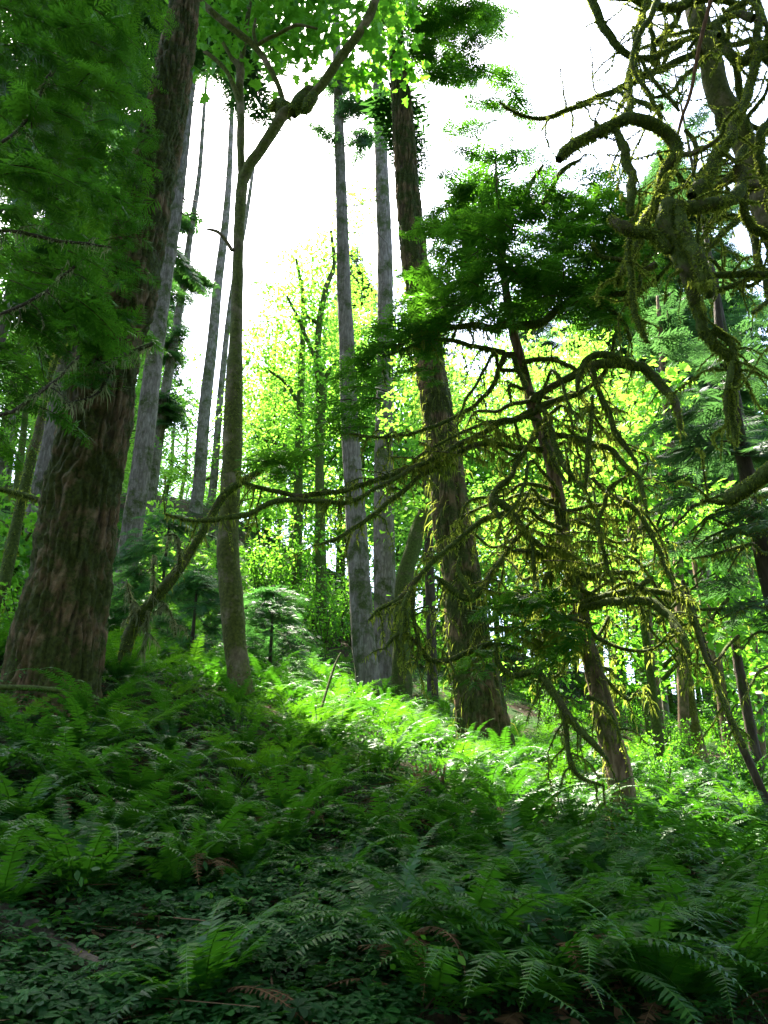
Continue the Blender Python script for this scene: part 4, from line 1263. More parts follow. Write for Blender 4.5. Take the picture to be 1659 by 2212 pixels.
# ---------------------------------------------------------------- sunlit maples of the understorey at right and left
UM = [
    (1330, 1500, 21, 'backlit yellow-green maple behind the hemlock tangle, upper foliage', [(1300, 800, 120, 70, 21, 1.5, 39), (1240, 930, 120, 80, 21, 1.5, 39), (1390, 900, 90, 80, 21, 1.5, 29), (1110, 830, 80, 60, 20, 1.2, 18)], 'bright_maple'),
    (1180, 1500, 24, 'backlit maple thicket seen between the large right fir and the hemlock', [(1120, 1180, 90, 90, 23, 1.5, 29), (1160, 1080, 90, 70, 23, 1.5, 21), (1150, 1330, 80, 70, 23, 1.5, 21), (1190, 1450, 80, 60, 22, 1.2, 23)], 'bright_maple'),
    (1400, 1560, 19, 'sunlit maple among the slim trunks at right', [(1380, 1160, 90, 80, 19, 1.2, 26), (1340, 1300, 80, 80, 19, 1.2, 26), (1440, 1300, 80, 90, 19, 1.2, 26), (1400, 1440, 90, 70, 18, 1.2, 29)], 'maple'),
    (1560, 1580, 16, 'green maple behind the leaning pole at right', [(1530, 1140, 80, 70, 16, 1, 23), (1580, 1270, 80, 80, 16, 1, 23), (1550, 1400, 90, 80, 15, 1, 31), (1630, 1480, 50, 90, 14, 1, 21)], 'maple'),
    (20, 1300, 12, 'bright maple sprays low between the far left stem and the big fir', [(30, 1130, 60, 40, 12, .6, 10), (70, 1190, 50, 50, 12, .6, 12), (20, 1270, 50, 70, 11.5, .6, 16), (40, 1380, 50, 60, 11, .6, 16)], 'maple'),
    (-40, 1150, 22, 'backlit yellow-green maple behind the upper left hemlock', [(30, 880, 70, 90, 22, 1.5, 29), (110, 760, 80, 80, 22, 1.5, 23), (30, 1020, 60, 60, 22, 1.5, 16), (120, 620, 90, 100, 23, 1.5, 18), (90, 420, 100, 120, 24, 1.5, 16)], 'bright_maple'),
    (750, 1420, 26, 'sunlit maple brush low on the far slope behind the middle grey firs', [(720, 1330, 70, 50, 25, 1, 29), (670, 1290, 60, 50, 26, 1, 21), (770, 1250, 60, 60, 26, 1, 16), (590, 1270, 60, 50, 27, 1, 18), (880, 1380, 60, 60, 24, 1, 23), (940, 1400, 40, 60, 24, 1, 16)], 'bright_maple'),
    (420, 1080, 34, 'pale backlit maple high on the slope between the thin trunks left of the alder', [(400, 960, 60, 80, 34, 1.5, 34), (470, 920, 30, 90, 34, 1.5, 22), (345, 1010, 50, 60, 34, 1.5, 20), (550, 930, 40, 90, 32, 1.5, 26), (385, 850, 40, 50, 34, 1.5, 10)], 'bright_maple'),
    (1420, 1580, 12, 'sunlit lime-green maple sprays before the blue-green fir at right', [(1395, 850, 60, 50, 11.5, .6, 10), (1335, 980, 70, 60, 11.5, .6, 14), (1450, 1080, 60, 50, 11.5, .6, 12), (1530, 1190, 60, 50, 11, .6, 10), (1380, 1230, 60, 60, 11.5, .6, 12), (1570, 1330, 50, 60, 11, .6, 10)], 'bright_maple'),
    (470, 1260, 20, 'bushy green maple on the slope left of the forked alder', [(400, 1190, 70, 50, 20, 1, 36), (290, 1260, 50, 60, 19, 1, 32), (450, 1240, 50, 60, 19, 1, 32), (350, 1120, 40, 40, 22, 1, 18), (560, 1080, 50, 70, 22, 1, 24)], 'bright_maple'),
]
for u, v, Y, lab, bl, mt in UM:
    o = ground_at(u, v, Y)
    t = thing('maple_tree', o, lab, 'tree', 'understorey maples')
    top = max(at(b[0], b[1], b[4])[2] for b in bl)
    simple_trunk(t, o, top - o[2], .09, M['mossy_bark'], n=8)
    mb = maple_crown(bl, 24, .5, .15 if Y > 15 else .14, LEAFT if Y > 15 else MAPT, .35)
    part('crown', mb, M[mt], t, False)
    bw = MB()
    for b in bl:
        for _ in range(3):
            q = blob_pts((*b[:6], 1))[0]
            r0 = o + (np.array([q[0], q[1], q[2]]) - o) * np.array([.15, .15, .75])
            S = np.array([[*(r0 + (q - r0) * s + np.array([0, 0, .4 * s * (1 - s)])), .035 * (1 - .8 * s)] for s in (0, .35, .7, 1)])
            tube(bw, spline(S, .2), 5, lumpy(4, .2))
    part('branchwork', bw, M['mossy_bark'], t)

# ---------------------------------------------------------------- the wood beyond: single trees copied from a few grown kinds
def far_maple(seed, h=11.0):
    g = np.random.default_rng(seed)
    t = thing('far_maple', (0, 0, -200), 'x', 'tree')
    b = np.array([0, 0, -200.])
    simple_trunk(t, b, h * .9, .14, M['mossy_bark'], n=8)
    n = 130
    q = unit(g.normal(size=(n, 3))) * (g.random(n) ** .45)[:, None]
    C = b + np.array([0, 0, h * .58]) + q * np.array([h * .30, h * .30, h * .42])
    keep = vnoise(C * .55 + seed) > .30
    C = C[keep]
    mb = MB()
    clusters(mb, C, 46, .68, .165, FART, .45, base=np.clip(.30 + .5 * vnoise(C * .4 + 3), 0, 1))
    part('crown', mb, M['far_leaf'], t, False)
    bw = MB()
    for k in range(14):
        c = C[g.integers(0, len(C))]
        r0 = np.array([0, 0, -200 + h * g.uniform(.25, .6)])
        S = np.array([[*(r0 + (c - r0) * s + np.array([0, 0, .5 * s * (1 - s)])), .05 * (1 - .8 * s)] for s in (0, .35, .7, 1)])
        tube(bw, spline(S, .4), 5)
    part('branchwork', bw, M['mossy_bark'], t)
    return t


def far_fir(seed, h=20.0, low=.2):
    g = np.random.default_rng(seed)
    t = thing('far_fir', (0, 0, -200), 'x', 'tree')
    b = np.array([0, 0, -200.])
    simple_trunk(t, b, h, .24, M['grey_bark'], n=10)
    n = 80
    zz = g.uniform(low, .98, n)
    a = g.uniform(0, 2 * pi, n)
    rr = (1 - zz) * h * .16 * g.uniform(.3, 1, n) + .3
    C = b + np.c_[np.cos(a) * rr, np.sin(a) * rr, zz * h]
    D = np.c_[np.cos(a), np.sin(a), -.15 + 0 * a] + .25 * g.normal(size=(n, 3))
    mb, st = MB(), MB()
    boughs(mb, st, C, D, g.uniform(1.2, 2.4, n), .3, False, .75, .42)
    part('crown', mb, M['skylit_fir'], t, False)
    return t


protos = [far_maple(1), far_maple(2), far_maple(3), far_fir(4), far_fir(5)]
PH = [11, 11, 11, 20, 20]
# (u, Y, v of the top, kind)
FT = [(20, 34, 560, 0), (110, 40, 500, 1), (190, 33, 640, 2), (260, 44, 700, 0), (335, 38, 940, 1), (380, 50, 960, 2), (430, 46, 980, 0), (480, 40, 1000, 1), (540, 36, 860, 2), (570, 32, 760, 0), (625, 38, 680, 1),
      (680, 34, 640, 2), (730, 40, 560, 0), (780, 36, 620, 1), (830, 34, 690, 2), (880, 42, 720, 0), (920, 33, 800, 1), (970, 38, 780, 2), (1020, 34, 840, 0), (1070, 42, 720, 1), (1110, 36, 770, 2), (1160, 33, 800, 0),
      (1210, 42, 700, 1), (1260, 36, 690, 2), (1310, 34, 730, 0), (1360, 44, 690, 1), (1400, 36, 760, 2), (1450, 33, 820, 0), (1500, 42, 720, 1), (1550, 36, 760, 2), (1600, 33, 780, 0), (1640, 40, 700, 1), (1690, 34, 640, 2),
      (60, 28, 760, 1), (-40, 30, 500, 2), (150, 26, 900, 0), (1000, 27, 1040, 1), (1090, 28, 1060, 2), (1230, 27, 1080, 0), (1330, 28, 1020, 1), (1480, 27, 1100, 2), (1590, 26, 1060, 0), (1660, 28, 980, 1), (740, 29, 1000, 2), (620, 30, 1120, 0), (560, 31, 1060, 1),
      (930, 27, 1150, 0), (860, 30, 1000, 1), (1150, 25, 1250, 2), (1420, 24, 1250, 1), (1540, 23, 1300, 0), (1630, 22, 1280, 2),
      (1380, 30, 560, 3), (1450, 34, 480, 4), (1540, 31, 380, 3), (1620, 28, 300, 4), (1680, 34, 330, 3), (1500, 26, 620, 4), (10, 36, 200, 3), (90, 42, 150, 4), (180, 38, 260, 3), (-60, 30, 150, 4), (240, 46, 420, 3), (1320, 44, 600, 4), (960, 46, 620, 3), (760, 50, 520, 4),
      (1200, 50, 620, 3), (560, 52, 800, 4), (1580, 44, 420, 4), (1660, 46, 200, 3)]
names = ['far_maple', 'far_maple', 'far_maple', 'far_fir', 'far_fir']
first = [True] * 5
for (u, Y, vt, k) in FT:
    b = ground_at(u, 1300, Y)
    h = at(u, vt, Y)[2] - b[2]
    h = min(h, 30)
    if h < 2: continue
    p = protos[k]
    o = p if first[k] else copy_tree(p)
    first[k] = False
    s = h / PH[k]
    w = s if k > 2 else min(1.3, max(.75, s))
    o.location = b - np.array([0, 0, .2])
    o.scale = (w, w, s)
    o.rotation_euler = (0, 0, rng.uniform(0, 6.28))
    zone = 'behind the upper left hemlock' if u < 300 else 'beyond the bright gap by the alder' if u < 560 else 'behind the middle grey firs' if u < 900 else 'behind the mossy hemlock tangle' if u < 1300 else 'behind the slim trunks at right'
    kind = 'distant backlit maple' if k < 3 else 'distant blue-green fir'
    tag(o, kind + ' ' + zone, 'tree', kind + 's ' + zone)

for k, (x, y, h) in enumerate([(-9, -7, 26), (8, -8, 28), (0.5, -9, 30), (13, -4, 26), (-13, -4, 25), (16, -5, 30), (-4, -14, 28), (6, -15, 30), (-15, -9, 30), (19, -2, 28), (-6, -10, 28), (4, -9, 25), (11, -12, 30)]):  # unseen firs added around the camera to block skylight
    o = copy_tree(protos[3 + k % 2])
    o.name = 'shade_fir'
    o.location = (x, y, gz(x, y) - .2)
    o.scale = (1.35, 1.35, h / 20)
    o.rotation_euler = (0, 0, rng.uniform(0, 6.28))
    tag(o, 'unseen fir added to shade the lower slope', 'tree', 'unseen firs added for shade')

for x, y, h in ((11.5, 3.5, 27), (14, 8.5, 28), (-4.5, -6, 28), (4.5, -6.5, 30), (9.5, -2.5, 26)):  # more unseen firs, added at the right and behind for shade
    o = copy_tree(protos[3])
    o.name = 'shade_fir'
    o.location = (x, y, gz(x, y) - .2)
    o.scale = (1.3, 1.3, h / 20)
    o.rotation_euler = (0, 0, rng.uniform(0, 6.28))
    tag(o, 'unseen fir added to shade the lower slope', 'tree', 'unseen firs added for shade')
for x, y, cx, cy, z0, r in ((5.2, -2.6, 3.0, 1.4, 12.5, 4.6), (-4.2, -2.8, -2.2, .4, 12.5, 4.4)):  # unseen firs leaned overhead, added to cut the light from above
    b = tree_xy(x, y)
    t = thing('shade_fir', b, 'unseen fir added to shade the lower slope', 'tree', 'unseen firs added for shade')
    simple_trunk(t, b, 30, .3, M['dark_bark'], ((cx - x) / 30, (cy - y) / 30))
    shade_crown(t, cx, cy, z0, 28, r, 95)

# ---------------------------------------------------------------- ferns
def frond(L, a0, a1, npair, wmax, tw, brk=False, nb=None):
    """one arching frond in the plane x-z, from the origin: rachis with two rows of leaflets"""
    mb = MB()
    n = 24
    t = np.linspace(0, 1, n)
    ang = a0 + (a1 - a0) * t ** 1.15
    dx = np.cos(ang) * L / n
    dz = np.sin(ang) * L / n
    X = np.r_[0, np.cumsum(dx)[:-1]]
    Z = np.r_[0, np.cumsum(dz)[:-1]]
    Yb = tw * t ** 2 * L
    P = np.c_[X, Yb, Z]
    S = np.c_[P, .0035 * (1 - .85 * t) + .0006]
    tube(mb, S, 3, None, .9)
    tt = np.linspace(.12 if not brk else .22, .985, npair)
    c = np.c_[np.interp(tt, t, X), np.interp(tt, t, Yb), np.interp(tt, t, Z)]
    T = unit(np.c_[np.interp(tt, t, np.gradient(X)), np.interp(tt, t, np.gradient(Yb)), np.interp(tt, t, np.gradient(Z))])
    side = np.tile([[0, 1.0, 0]], (npair, 1))
    side = unit(side - T * np.sum(side * T, 1, keepdims=True))
    up = np.cross(T, side)
    prof = np.minimum(1, (tt - tt[0]) * 6 + .55) * (1 - tt) ** .62 * 1.12
    pos, XX, NN, SS = [], [], [], []
    for sg in (1, -1):
        d = unit(side * sg * .93 + T * .38 + up * (-.10 + .10 * rng.normal(size=(npair, 1))) + .05 * rng.normal(size=(npair, 3)))
        pos.append(c); XX.append(d); NN.append(up + .18 * rng.normal(size=(npair, 3)))
        SS.append(wmax * prof * rng.uniform(.88, 1.1, npair))
    pos, XX, NN, SS = np.vstack(pos), np.vstack(XX), np.vstack(NN), np.concatenate(SS)
    r = np.clip(.45 + .1 * rng.normal(size=len(pos)), 0, 1) if nb is None else np.clip(nb + .1 * rng.normal(size=len(pos)), 0, 1)
    if not brk:
        w = .5 * .92 * L / npair / wmax
        V = np.array([(0, -w * .9, 0), (0, w * 1.1, .01), (.55, w * .85, -.015), (.55, -w * .75, -.015), (1, 0, -.09)])
        # leaflets near the tip keep their width: template is per leaf, so this is fine
        cards(mb, V, [np.array([[0, 1, 2, 3]]), np.array([[3, 2, 4]])], pos, XX, NN, SS, r)
    else:
        V, Q = [], []
        m = 9
        for k in range(m):
            a = .06 + .92 * k / m
            l = .20 * (1 - a) ** .8 + .03
            for sg in (1, -1):
                b = len(V)
                V += [(a, 0, 0), (a + .075, .0, 0), (a + .06 + l * .35, sg * l, -.02)]
                Q.append([b, b + 1, b + 2] if sg > 0 else [b + 1, b, b + 2])
        cards(mb, np.array(V, float), [np.array(Q)], pos, XX, NN, SS, r)
    return mb


def turn(mb, az, tilt=0.0, org=(0, 0, 0)):
    V = np.concatenate(mb.v)
    c, s = cos(az), sin(az)
    W = np.c_[V[:, 0] * c - V[:, 1] * s, V[:, 0] * s + V[:, 1] * c, V[:, 2]] + np.asarray(org)
    o = MB()
    o.add(W, [q for q in mb.f], np.concatenate(mb.r))
    return o


def fern_fronds(kind, seed):
    global rng
    keep, rng = rng, np.random.default_rng(seed)
    fr = []
    sword = kind == 'sword'
    n = rng.integers(13, 18) if sword else rng.integers(6, 9)
    for k in range(n):
        az = 2 * pi * (k + rng.uniform(-.35, .35)) / n
        L = (rng.uniform(.75, 1.15) if sword else rng.uniform(.7, 1.05))
        a0 = radians(rng.uniform(52, 82) if sword else rng.uniform(55, 80))
        a1 = radians(rng.uniform(-65, -15) if sword else rng.uniform(-35, 5))
        m = frond(L, a0, a1, 34 if sword else 20, rng.uniform(.085, .115) if sword else rng.uniform(.16, .21), rng.uniform(-.18, .18), not sword, rng.uniform(.25, .7))
        fr.append(turn(m, az, org=(.03 * cos(az), .03 * sin(az), 0)))
    dead = []
    if sword:
        for k in range(rng.integers(2, 5)):
            az = rng.uniform(0, 6.28)
            m = frond(rng.uniform(.55, .95), radians(rng.uniform(10, 45)), radians(-70), 26, .065, rng.uniform(-.3, .3), False, .5)
            dead.append(turn(m, az))
    rng = keep
    return fr, dead


def near_fern(kind, seed):
    nm = 'sword_fern' if kind == 'sword' else 'lady_fern'
    fr, dead = fern_fronds(kind, seed)
    t = thing(nm, (0, 0, -200), 'x', 'fern')
    for m in fr:
        part('frond', turn(m, 0, org=(0, 0, -200)), M[nm], t, False)
    for m in dead:
        part('dead_frond', turn(m, 0, org=(0, 0, -200)), M['dead_frond'], t, False)
    return t


def far_fern(kind, seed):
    nm = 'sword_fern' if kind == 'sword' else 'lady_fern'
    fr, dead = fern_fronds(kind, seed)
    mb = MB()
    for m in fr: mb.join(m)
    return solo(nm, turn(mb, 0, org=(0, 0, -200)), M[nm], (0, 0, -200), False)


NEAR = [near_fern('sword', 100 + k) for k in range(5)]
FARS = [far_fern('sword', 200 + k) for k in range(5)]
FARL = [far_fern('lady', 300 + k) for k in range(5)]
used = {}


def place(proto, x, y, s, label, group, tilt=.18):
    o = proto if proto not in used else copy_tree(proto)
    used[proto] = 1
    o.location = (x, y, gz(x, y) - .02)
    o.scale = (s, s, s)
    # lean with the slope: downhill and toward the light
    o.rotation_euler = (rng.normal() * tilt * .5 + .12, rng.normal() * tilt * .5, rng.uniform(0, 6.28))
    tag(o, label, 'fern', group)
    return o


TRUNKS = [(at(*BASES[k])[0], at(*BASES[k])[1], r) for k, r in (('big_fir', .75), ('alder', .3), ('right_fir', .7), ('hemlock', .3), ('mid_fir', .45), ('dead_stem', .2))]
taken = []


def free(x, y, d):
    return all((x - a) ** 2 + (y - b) ** 2 > (d * e) ** 2 for a, b, e in taken) and all((x - a) ** 2 + (y - b) ** 2 > r * r for a, b, r in TRUNKS)


# near ferns the eye lands on: (u, v of the crown, Y, size)
def on_slope(u, v):
    """where the sight line through a pixel meets the ground"""
    lo, hi = 1.5, 40.
    for Y in np.arange(2.0, 40, .05):
        p = at(u, v, Y)
        if gz(p[0], p[1]) >= p[2]:
            return p[0], p[1]
    return None


SIG = [(860, 2080, .9), (1150, 2200, 1.0), (1560, 2200, 1.0), (1250, 2050, 1.0), (1400, 2090, 1.0), (1620, 1960, 1.0), (930, 2200, .95), (440, 2190, .85), (1000, 2110, 1.1), (1250, 2160, 1.0), (1500, 2080, 1.05), (1640, 2180, .9), (1340, 1960, 1.05), (1130, 1960, 1.1), (880, 1990, .8), (1560, 1900, 1.1), (1640, 1830, 1.1),
       (1090, 1850, 1.0), (830, 1840, .95), (960, 1800, .9), (1250, 1820, 1.0), (1420, 1830, 1.05), (620, 1800, .9), (470, 1790, .85), (280, 1760, 1.1), (130, 1730, 1.1), (30, 1800, 1.0), (380, 1700, 1.0), (180, 1650, 1.0), (60, 1650, .95),
       (740, 1920, .75), (1180, 2070, .9), (1420, 2190, .9), (1040, 1960, .8), (1500, 1990, .9), (1610, 2020, .9), (700, 1740, .95), (1080, 1760, .95), (900, 1900, .8)]
ordn = ['first', 'second', 'third', 'fourth', 'fifth', 'sixth', 'seventh', 'eighth', 'ninth', 'tenth', 'eleventh', 'twelfth', 'thirteenth', 'fourteenth', 'fifteenth', 'sixteenth', 'seventeenth', 'eighteenth']
rows = {}
for (u, v, s) in SIG:
    q = on_slope(u, v)
    if q is None: continue
    taken.append((q[0], q[1], 1.0))
    row = 'along the bottom edge' if v > 2055 else 'in the row above the sorrel' if v > 1870 else 'in the dark middle of the slope' if v > 1770 else 'in the dim row below the big fir'
    rows.setdefault(row, []).append((u, v, s, q))
i = 0
for row, L in rows.items():
    L.sort()
    for k, (u, v, s, q) in enumerate(L):
        place(NEAR[i % 5], q[0], q[1], s * .95, ordn[k] + ' from the left of the sword ferns ' + row, 'large sword ferns ' + row)
        i += 1

def zone_of(u, v):
    if u < 320: return 'around the foot of the big left fir'
    if u < 600: return 'around the foot of the forked alder'
    if u < 930: return 'in front of the two middle grey firs'
    if u < 1180: return 'around the foot of the large right fir'
    if u < 1420: return 'around the foot of the leaning hemlock'
    return 'under the slim trunks at right'


cnt_s = cnt_l = 0
tries = 0
while tries < 30000 and (cnt_s < 200 or cnt_l < 270):
    tries += 1
    y = rng.uniform(3.6, 27) if rng.random() < .75 else rng.uniform(3.6, 10)
    x = rng.uniform(-.62, .62) * (y + 1)
    if not free(x, y, .30 + .02 * y): continue
    z = gz(x, y)
    u, v = project(np.array([x, y, z + .3]))
    u, v = float(u[0]), float(v[0])
    if not (-40 < u < 1700 and v < 2230): continue
    if v > 1820 and (u < 820 or rng.random() < .55): continue
    if v > 1700 and rng.random() < .35: continue
    lady = rng.random() < (1.1 if y > 17 else 0 if y < 6.2 else .35 if y < 8 else .68)
    if 380 < u < 1000 and 1480 < v < 1720: lady = rng.random() < .75
    z_ = zone_of(u, v)
    if lady:
        if cnt_l >= 270: continue
        s = rng.uniform(.55, .95)
        place(FARL[cnt_l % 5], x, y, s, 'feathery bright green lady fern ' + z_, 'lady ferns ' + z_)
        cnt_l += 1
    else:
        if cnt_s >= 200: continue
        s = rng.uniform(.55, .95)
        place(FARS[cnt_s % 5], x, y, s, 'arching dark sword fern ' + z_, 'sword ferns ' + z_)
        cnt_s += 1
    taken.append((x, y, .75))

# ---------------------------------------------------------------- small sunlit shrubs
SH = [(1450, 1640, 12, .9), (1500, 1690, 10, .9), (1590, 1700, 9.5, .9), (1650, 1660, 9.5, 1.0), (1380, 1600, 14, 1.0), (1300, 1590, 14, .9), (1560, 1620, 12, 1.0), (950, 1450, 18, .9), (1190, 1590, 14, .9), (1440, 1730, 8.6, .7), (620, 1400, 18, 1.6), (700, 1420, 18, 1.6), (640, 1380, 22, 2.0), (730, 1400, 22, 2.0), (590, 1340, 24, 2.2), (680, 1350, 24, 2.2), (560, 1310, 24, 2.0), (760, 1400, 20, 1.6), (860, 1440, 20, 1.6), (900, 1440, 20, 1.6), (40, 1440, 9.5, .8), (250, 1350, 13, .9), (1640, 1740, 8, .8)]
shp = []
for k in range(3):
    t = thing('huckleberry_shrub', (0, 0, -200), 'x', 'shrub')
    mb, st = MB(), MB()
    b = np.array([0, 0, -200.])
    C = []
    for q in range(14):
        a = rng.uniform(0, 6.28)
        tip = b + np.array([cos(a) * rng.uniform(.1, .55), sin(a) * rng.uniform(.1, .55), rng.uniform(.5, 1.15)])
        S = spline(np.array([[*b, .008], [*(b * .5 + tip * .5 + np.array([0, 0, .12])), .006], [*tip, .002]]), .1)
        tube(st, S, 4)
        C += [S[j, :3] for j in range(len(S) // 3, len(S))]
    clusters(mb, np.array(C), 9, .10, .055, LEAFT, .5)
    part('foliage', mb, M['maple'], t, False)
    part('stems', st, M['twig_bark'], t)
    shp.append(t)
for k, (u, v, Y, s) in enumerate(SH):
    q = on_slope(u, v) or at(u, v, Y)[:2]
    o = shp[k % 3] if k < 3 else copy_tree(shp[k % 3])
    o.location = (q[0], q[1], gz(q[0], q[1]) - .02)
    o.scale = (s, s, s)
    o.rotation_euler = (0, 0, rng.uniform(0, 6.28))
    z_ = zone_of(u, v)
    tag(o, 'small bushy huckleberry shrub with tiny leaves ' + z_, 'shrub', 'huckleberry shrubs ' + z_)

# ---------------------------------------------------------------- ground cover: wood sorrel, herbs, litter (each one object nobody could count)
def sorrel():
    V, Q = [], []
    for k in range(3):
        a = k * 2 * pi / 3
        c, s = cos(a), sin(a)
        pts = [(0.02, 0, 0), (.30, .26, -.03), (.52, .36, -.09), (.60, .20, -.08), (.50, 0, .0), (.60, -.20, -.08), (.52, -.36, -.09), (.30, -.26, -.03)]
        b = len(V)
        V += [(x * c - y * s, x * s + y * c, z) for x, y, z in pts]
        Q += [[b, b + 1, b + 2], [b, b + 2, b + 3], [b, b + 3, b + 4], [b, b + 4, b + 5], [b, b + 5, b + 6], [b, b + 6, b + 7]]
    V = np.array(V, float)
    Q = np.array(Q)
    n = 62000
    y = rng.uniform(2.4, 11, n)
    x = rng.uniform(-.66, .66, n) * (y + 1)
    z = ground(x, y)
    u, v = project(np.c_[x, y, z])
    dens = np.where((u < 900) & (v > 1760), 1.0, np.where(v > 1780, .22, .20)) * (.5 + .7 * (fbm(np.c_[x, y, 0 * x] * 1.7, 3) > .45))
    dens = dens * np.clip(5.0 / y, .2, 1)
    k = (rng.random(n) < dens) & (u > -60) & (u < 1720) & (v < 2330)
    x, y, z = x[k], y[k], z[k]
    m = len(x)
    h = .05 + .09 * rng.random(m) + .03 * np.sin(x * 7) * np.sin(y * 6)
    p = np.c_[x, y, z + h]
    a = rng.random(m) * 6.28
    mb = MB()
    cards(mb, V, [Q], p, np.c_[np.cos(a), np.sin(a), .18 * rng.normal(size=m)], np.array([0, -.18, 1.]) + .22 * rng.normal(size=(m, 3)), rng.uniform(.045, .085, m), np.clip(.42 + .2 * rng.normal(size=m), 0, 1))
    g = np.c_[x, y, z]
    w = np.c_[np.full(m, .0012), np.zeros(m), np.zeros(m)]
    mb.add(np.stack([g - w, g + w, p], 1).reshape(-1, 3), np.arange(3 * m).reshape(-1, 3), np.full(3 * m, .6))
    o = solo('wood_sorrel', mb, M['sorrel'], (0, 0, 0), False)
    tag(o, 'carpet of three-leaved wood sorrel over the lower slope', 'ground cover', kind='stuff')


def herbs():
    n = 22000
    y = rng.uniform(3.2, 34, n)
    x = rng.uniform(-.7, .7, n) * (y + 1)
    z = ground(x, y)
    k = fbm(np.c_[x, y, 0 * x] * .9, 2) > .40
    C = np.c_[x, y, z + .04 + .30 * rng.random(n) ** 1.6][k]
    mb = MB()
    C = C[rng.random(len(C)) < np.clip((C[:, 1] - 3.2) / 5, .12, 1)]
    clusters(mb, C, 7, .10, .045, LEAFT, .5)
    o = solo('undergrowth', mb, M['herb'], (0, 0, 0), False)
    tag(o, 'low leafy undergrowth between the ferns', 'undergrowth', kind='stuff')
    n = 9000
    y = rng.uniform(2.4, 14, n)
    x = rng.uniform(-.66, .66, n) * (y + 1)
    mb = MB()
    p = np.c_[x, y, ground(x, y) + .03 + .05 * rng.random(n)]
    a = rng.random(n) * 6.28
    cards(mb, LEAF_V * np.array([1, .8, 1.6]), LEAF_F, p, np.c_[np.cos(a), np.sin(a), .2 * rng.normal(size=n)], np.array([0, -.2, 1.]) + .4 * rng.normal(size=(n, 3)), rng.uniform(.03, .09, n), rng.random(n))
    cards(mb, np.array([(0, -.012, 0), (1, -.006, .02), (1, .006, .02), (0, .012, 0)]), [np.array([[0, 1, 2, 3]])], p[:2500] + np.array([0, 0, .02]), np.c_[np.cos(a), np.sin(a), .1 * rng.normal(size=n)][:2500],
          np.array([0, 0, 1.]) + .3 * rng.normal(size=(2500, 3)), rng.uniform(.1, .5, 2500), rng.random(2500))
    o = solo('leaf_litter', mb, M['litter'], (0, 0, 0), False)
    tag(o, 'brown fallen leaves and broken twigs on the soil', 'leaf litter', kind='stuff')


sorrel()
herbs()

# ---------------------------------------------------------------- logs, sticks and stumps
def ground_log(name, pts, w, lab, cat, mat='mossy_bark', lift=-.02, moss=True, n=18):
    P = []
    for (u, v) in pts:
        q = on_slope(u, v)
        z = gz(*q)
        P.append([q[0], q[1], z + w * .35 + lift, w * .5])
    P = np.array(P)
    P[-1, 3] *= .45
    P[0, 3] *= .7
    o = thing(name, P[0, :3], lab, cat)
    S = spline(P, .04)
    mb = MB()
    tube(mb, S, n, lumpy(6, .38))
    b = part('log', mb, M[mat], o)
    if moss:
        ms = MB(); moss_on(ms, S, 300, .015, .03, .1, .005); part('moss', ms, M['moss'], b)
    return o


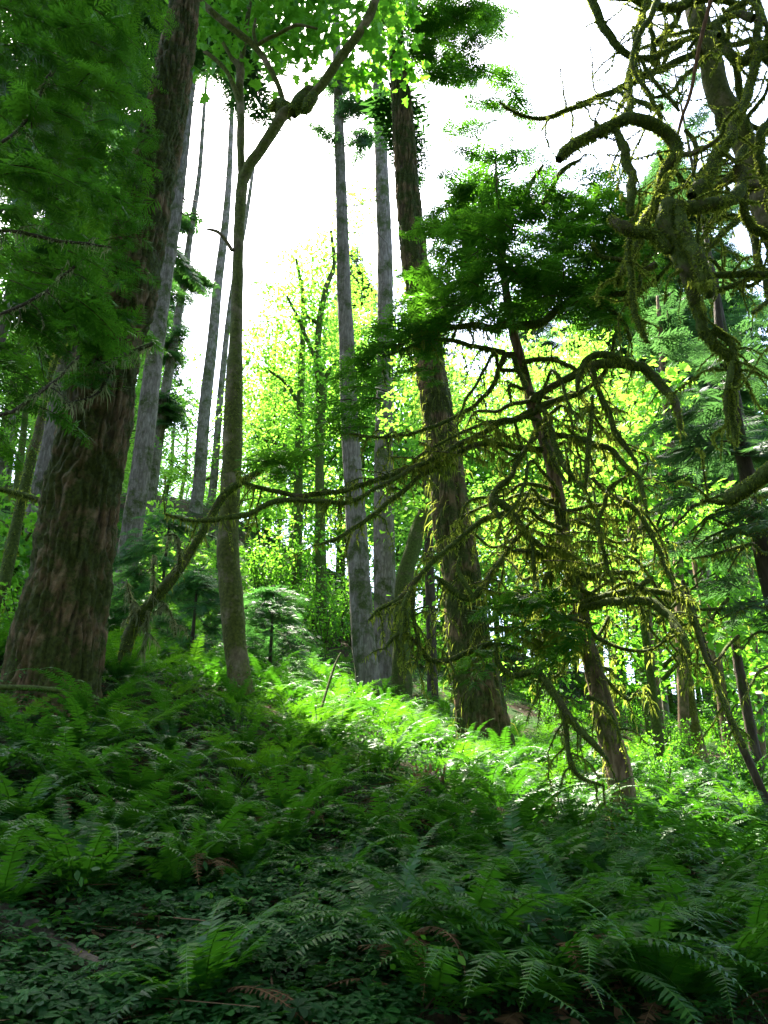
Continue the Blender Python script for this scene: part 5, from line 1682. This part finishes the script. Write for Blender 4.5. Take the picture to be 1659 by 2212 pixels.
ground_log('fallen_log', [(-60, 1975), (40, 2030), (130, 2085), (205, 2135), (235, 2160)], .12, 'half buried dark log slanting through the sorrel at lower left', 'log', 'dark_bark', -.01)
ground_log('fallen_log', [(-30, 1890), (20, 1905), (55, 1925)], .16, 'short dark rotten log end at the left edge above the sorrel', 'log', 'dark_bark')
ground_log('fallen_log', [(1480, 1835), (1560, 1815), (1640, 1850)], .10, 'sunlit rotten branch lying in the ferns at lower right', 'log', 'red_bark')
for pts, Y0, Y1, w, lab in (([(-30, 1484, 12), (60, 1486, 12), (130, 1492, 11), (170, 1498, 6)], 6.9, 6.8, 1, 'pale bare stick lying level across the foot of the big left fir'),
                            ([(240, 1510, 9), (280, 1518, 8), (345, 1530, 6), (410, 1560, 4)], 7.6, 7.4, 1, 'thin dark stick sloping right from the foot of the big left fir'),
                            ([(694, 1530, 7), (706, 1490, 6), (722, 1440, 5), (736, 1410, 3)], 8.5, 8.9, 1, 'short broken stick standing upright in the ferns before the middle firs')):
    S = path(pts, Y0, Y1)
    o = thing('stick', S[0, :3], lab, 'stick')
    mb = MB()
    tube(mb, spline(S, .04), 8, lumpy(8, .2))
    part('stem', mb, M['mossy_bark'], o)
for u, v, r, h, lab in ((930, 1745, .15, .20, 'small dark rotten stump with orange broken wood in the middle of the slope'),):
    q = on_slope(u, v)
    b = np.array([q[0], q[1], gz(*q)])
    o = thing('rotten_stump', b, lab, 'stump')
    S = spline(np.array([[*(b - [0, 0, .15]), r * 1.25], [*(b + [0, 0, h * .4]), r], [*(b + [.02, .03, h]), r * .85]]), .04)
    mb = MB()
    tube(mb, S, 22, lumpy(7, .45))
    b_ = part('trunk', mb, M['dark_bark'], o)
    ms = MB(); moss_on(ms, S, 2600, .02, .05, .2, .006); part('moss', ms, M['moss'], b_)
    mb = MB()
    n = 26
    a = rng.random(n) * 6.28
    p = b + np.c_[np.cos(a) * r * .75, np.sin(a) * r * .75, np.full(n, h * .8)]
    cards(mb, np.array([(0, -.18, 0), (0, .18, 0), (1, .03, .05), (1, -.03, .05)]), [np.array([[0, 1, 2, 3]])], p, np.c_[.25 * rng.normal(size=(n, 2)), np.ones(n)], np.c_[np.cos(a), np.sin(a), 0 * a], rng.uniform(.06, .20, n), rng.random(n))
    part('splinters', mb, M['dead_frond'], o)
for u, v, lab in ((430, 1930, 'brown withered fern clump in the sorrel'), (860, 2140, 'rusty dead fern frond lying at bottom centre'), (550, 1815, 'dry orange fern bits in the small sunlit patch'), (310, 1890, 'little dry brown fern tuft in the sorrel'), (1250, 2150, 'rusty dead fronds under the lower right ferns'), (1110, 2090, 'dead brown frond bent below the glossy ferns')):
    q = on_slope(u, v)
    b = np.array([q[0], q[1], gz(*q) + .12])
    mb = MB()
    for k in range(5):
        mb.join(turn(frond(rng.uniform(.25, .55), radians(rng.uniform(10, 50)), radians(-70), 22, .07, rng.uniform(-.3, .3), False, rng.uniform(.3, .9)), rng.uniform(0, 6.28), org=b))
    o = solo('dead_fern', mb, M['dead_frond'], b, False)
    tag(o, lab, 'dead fern')
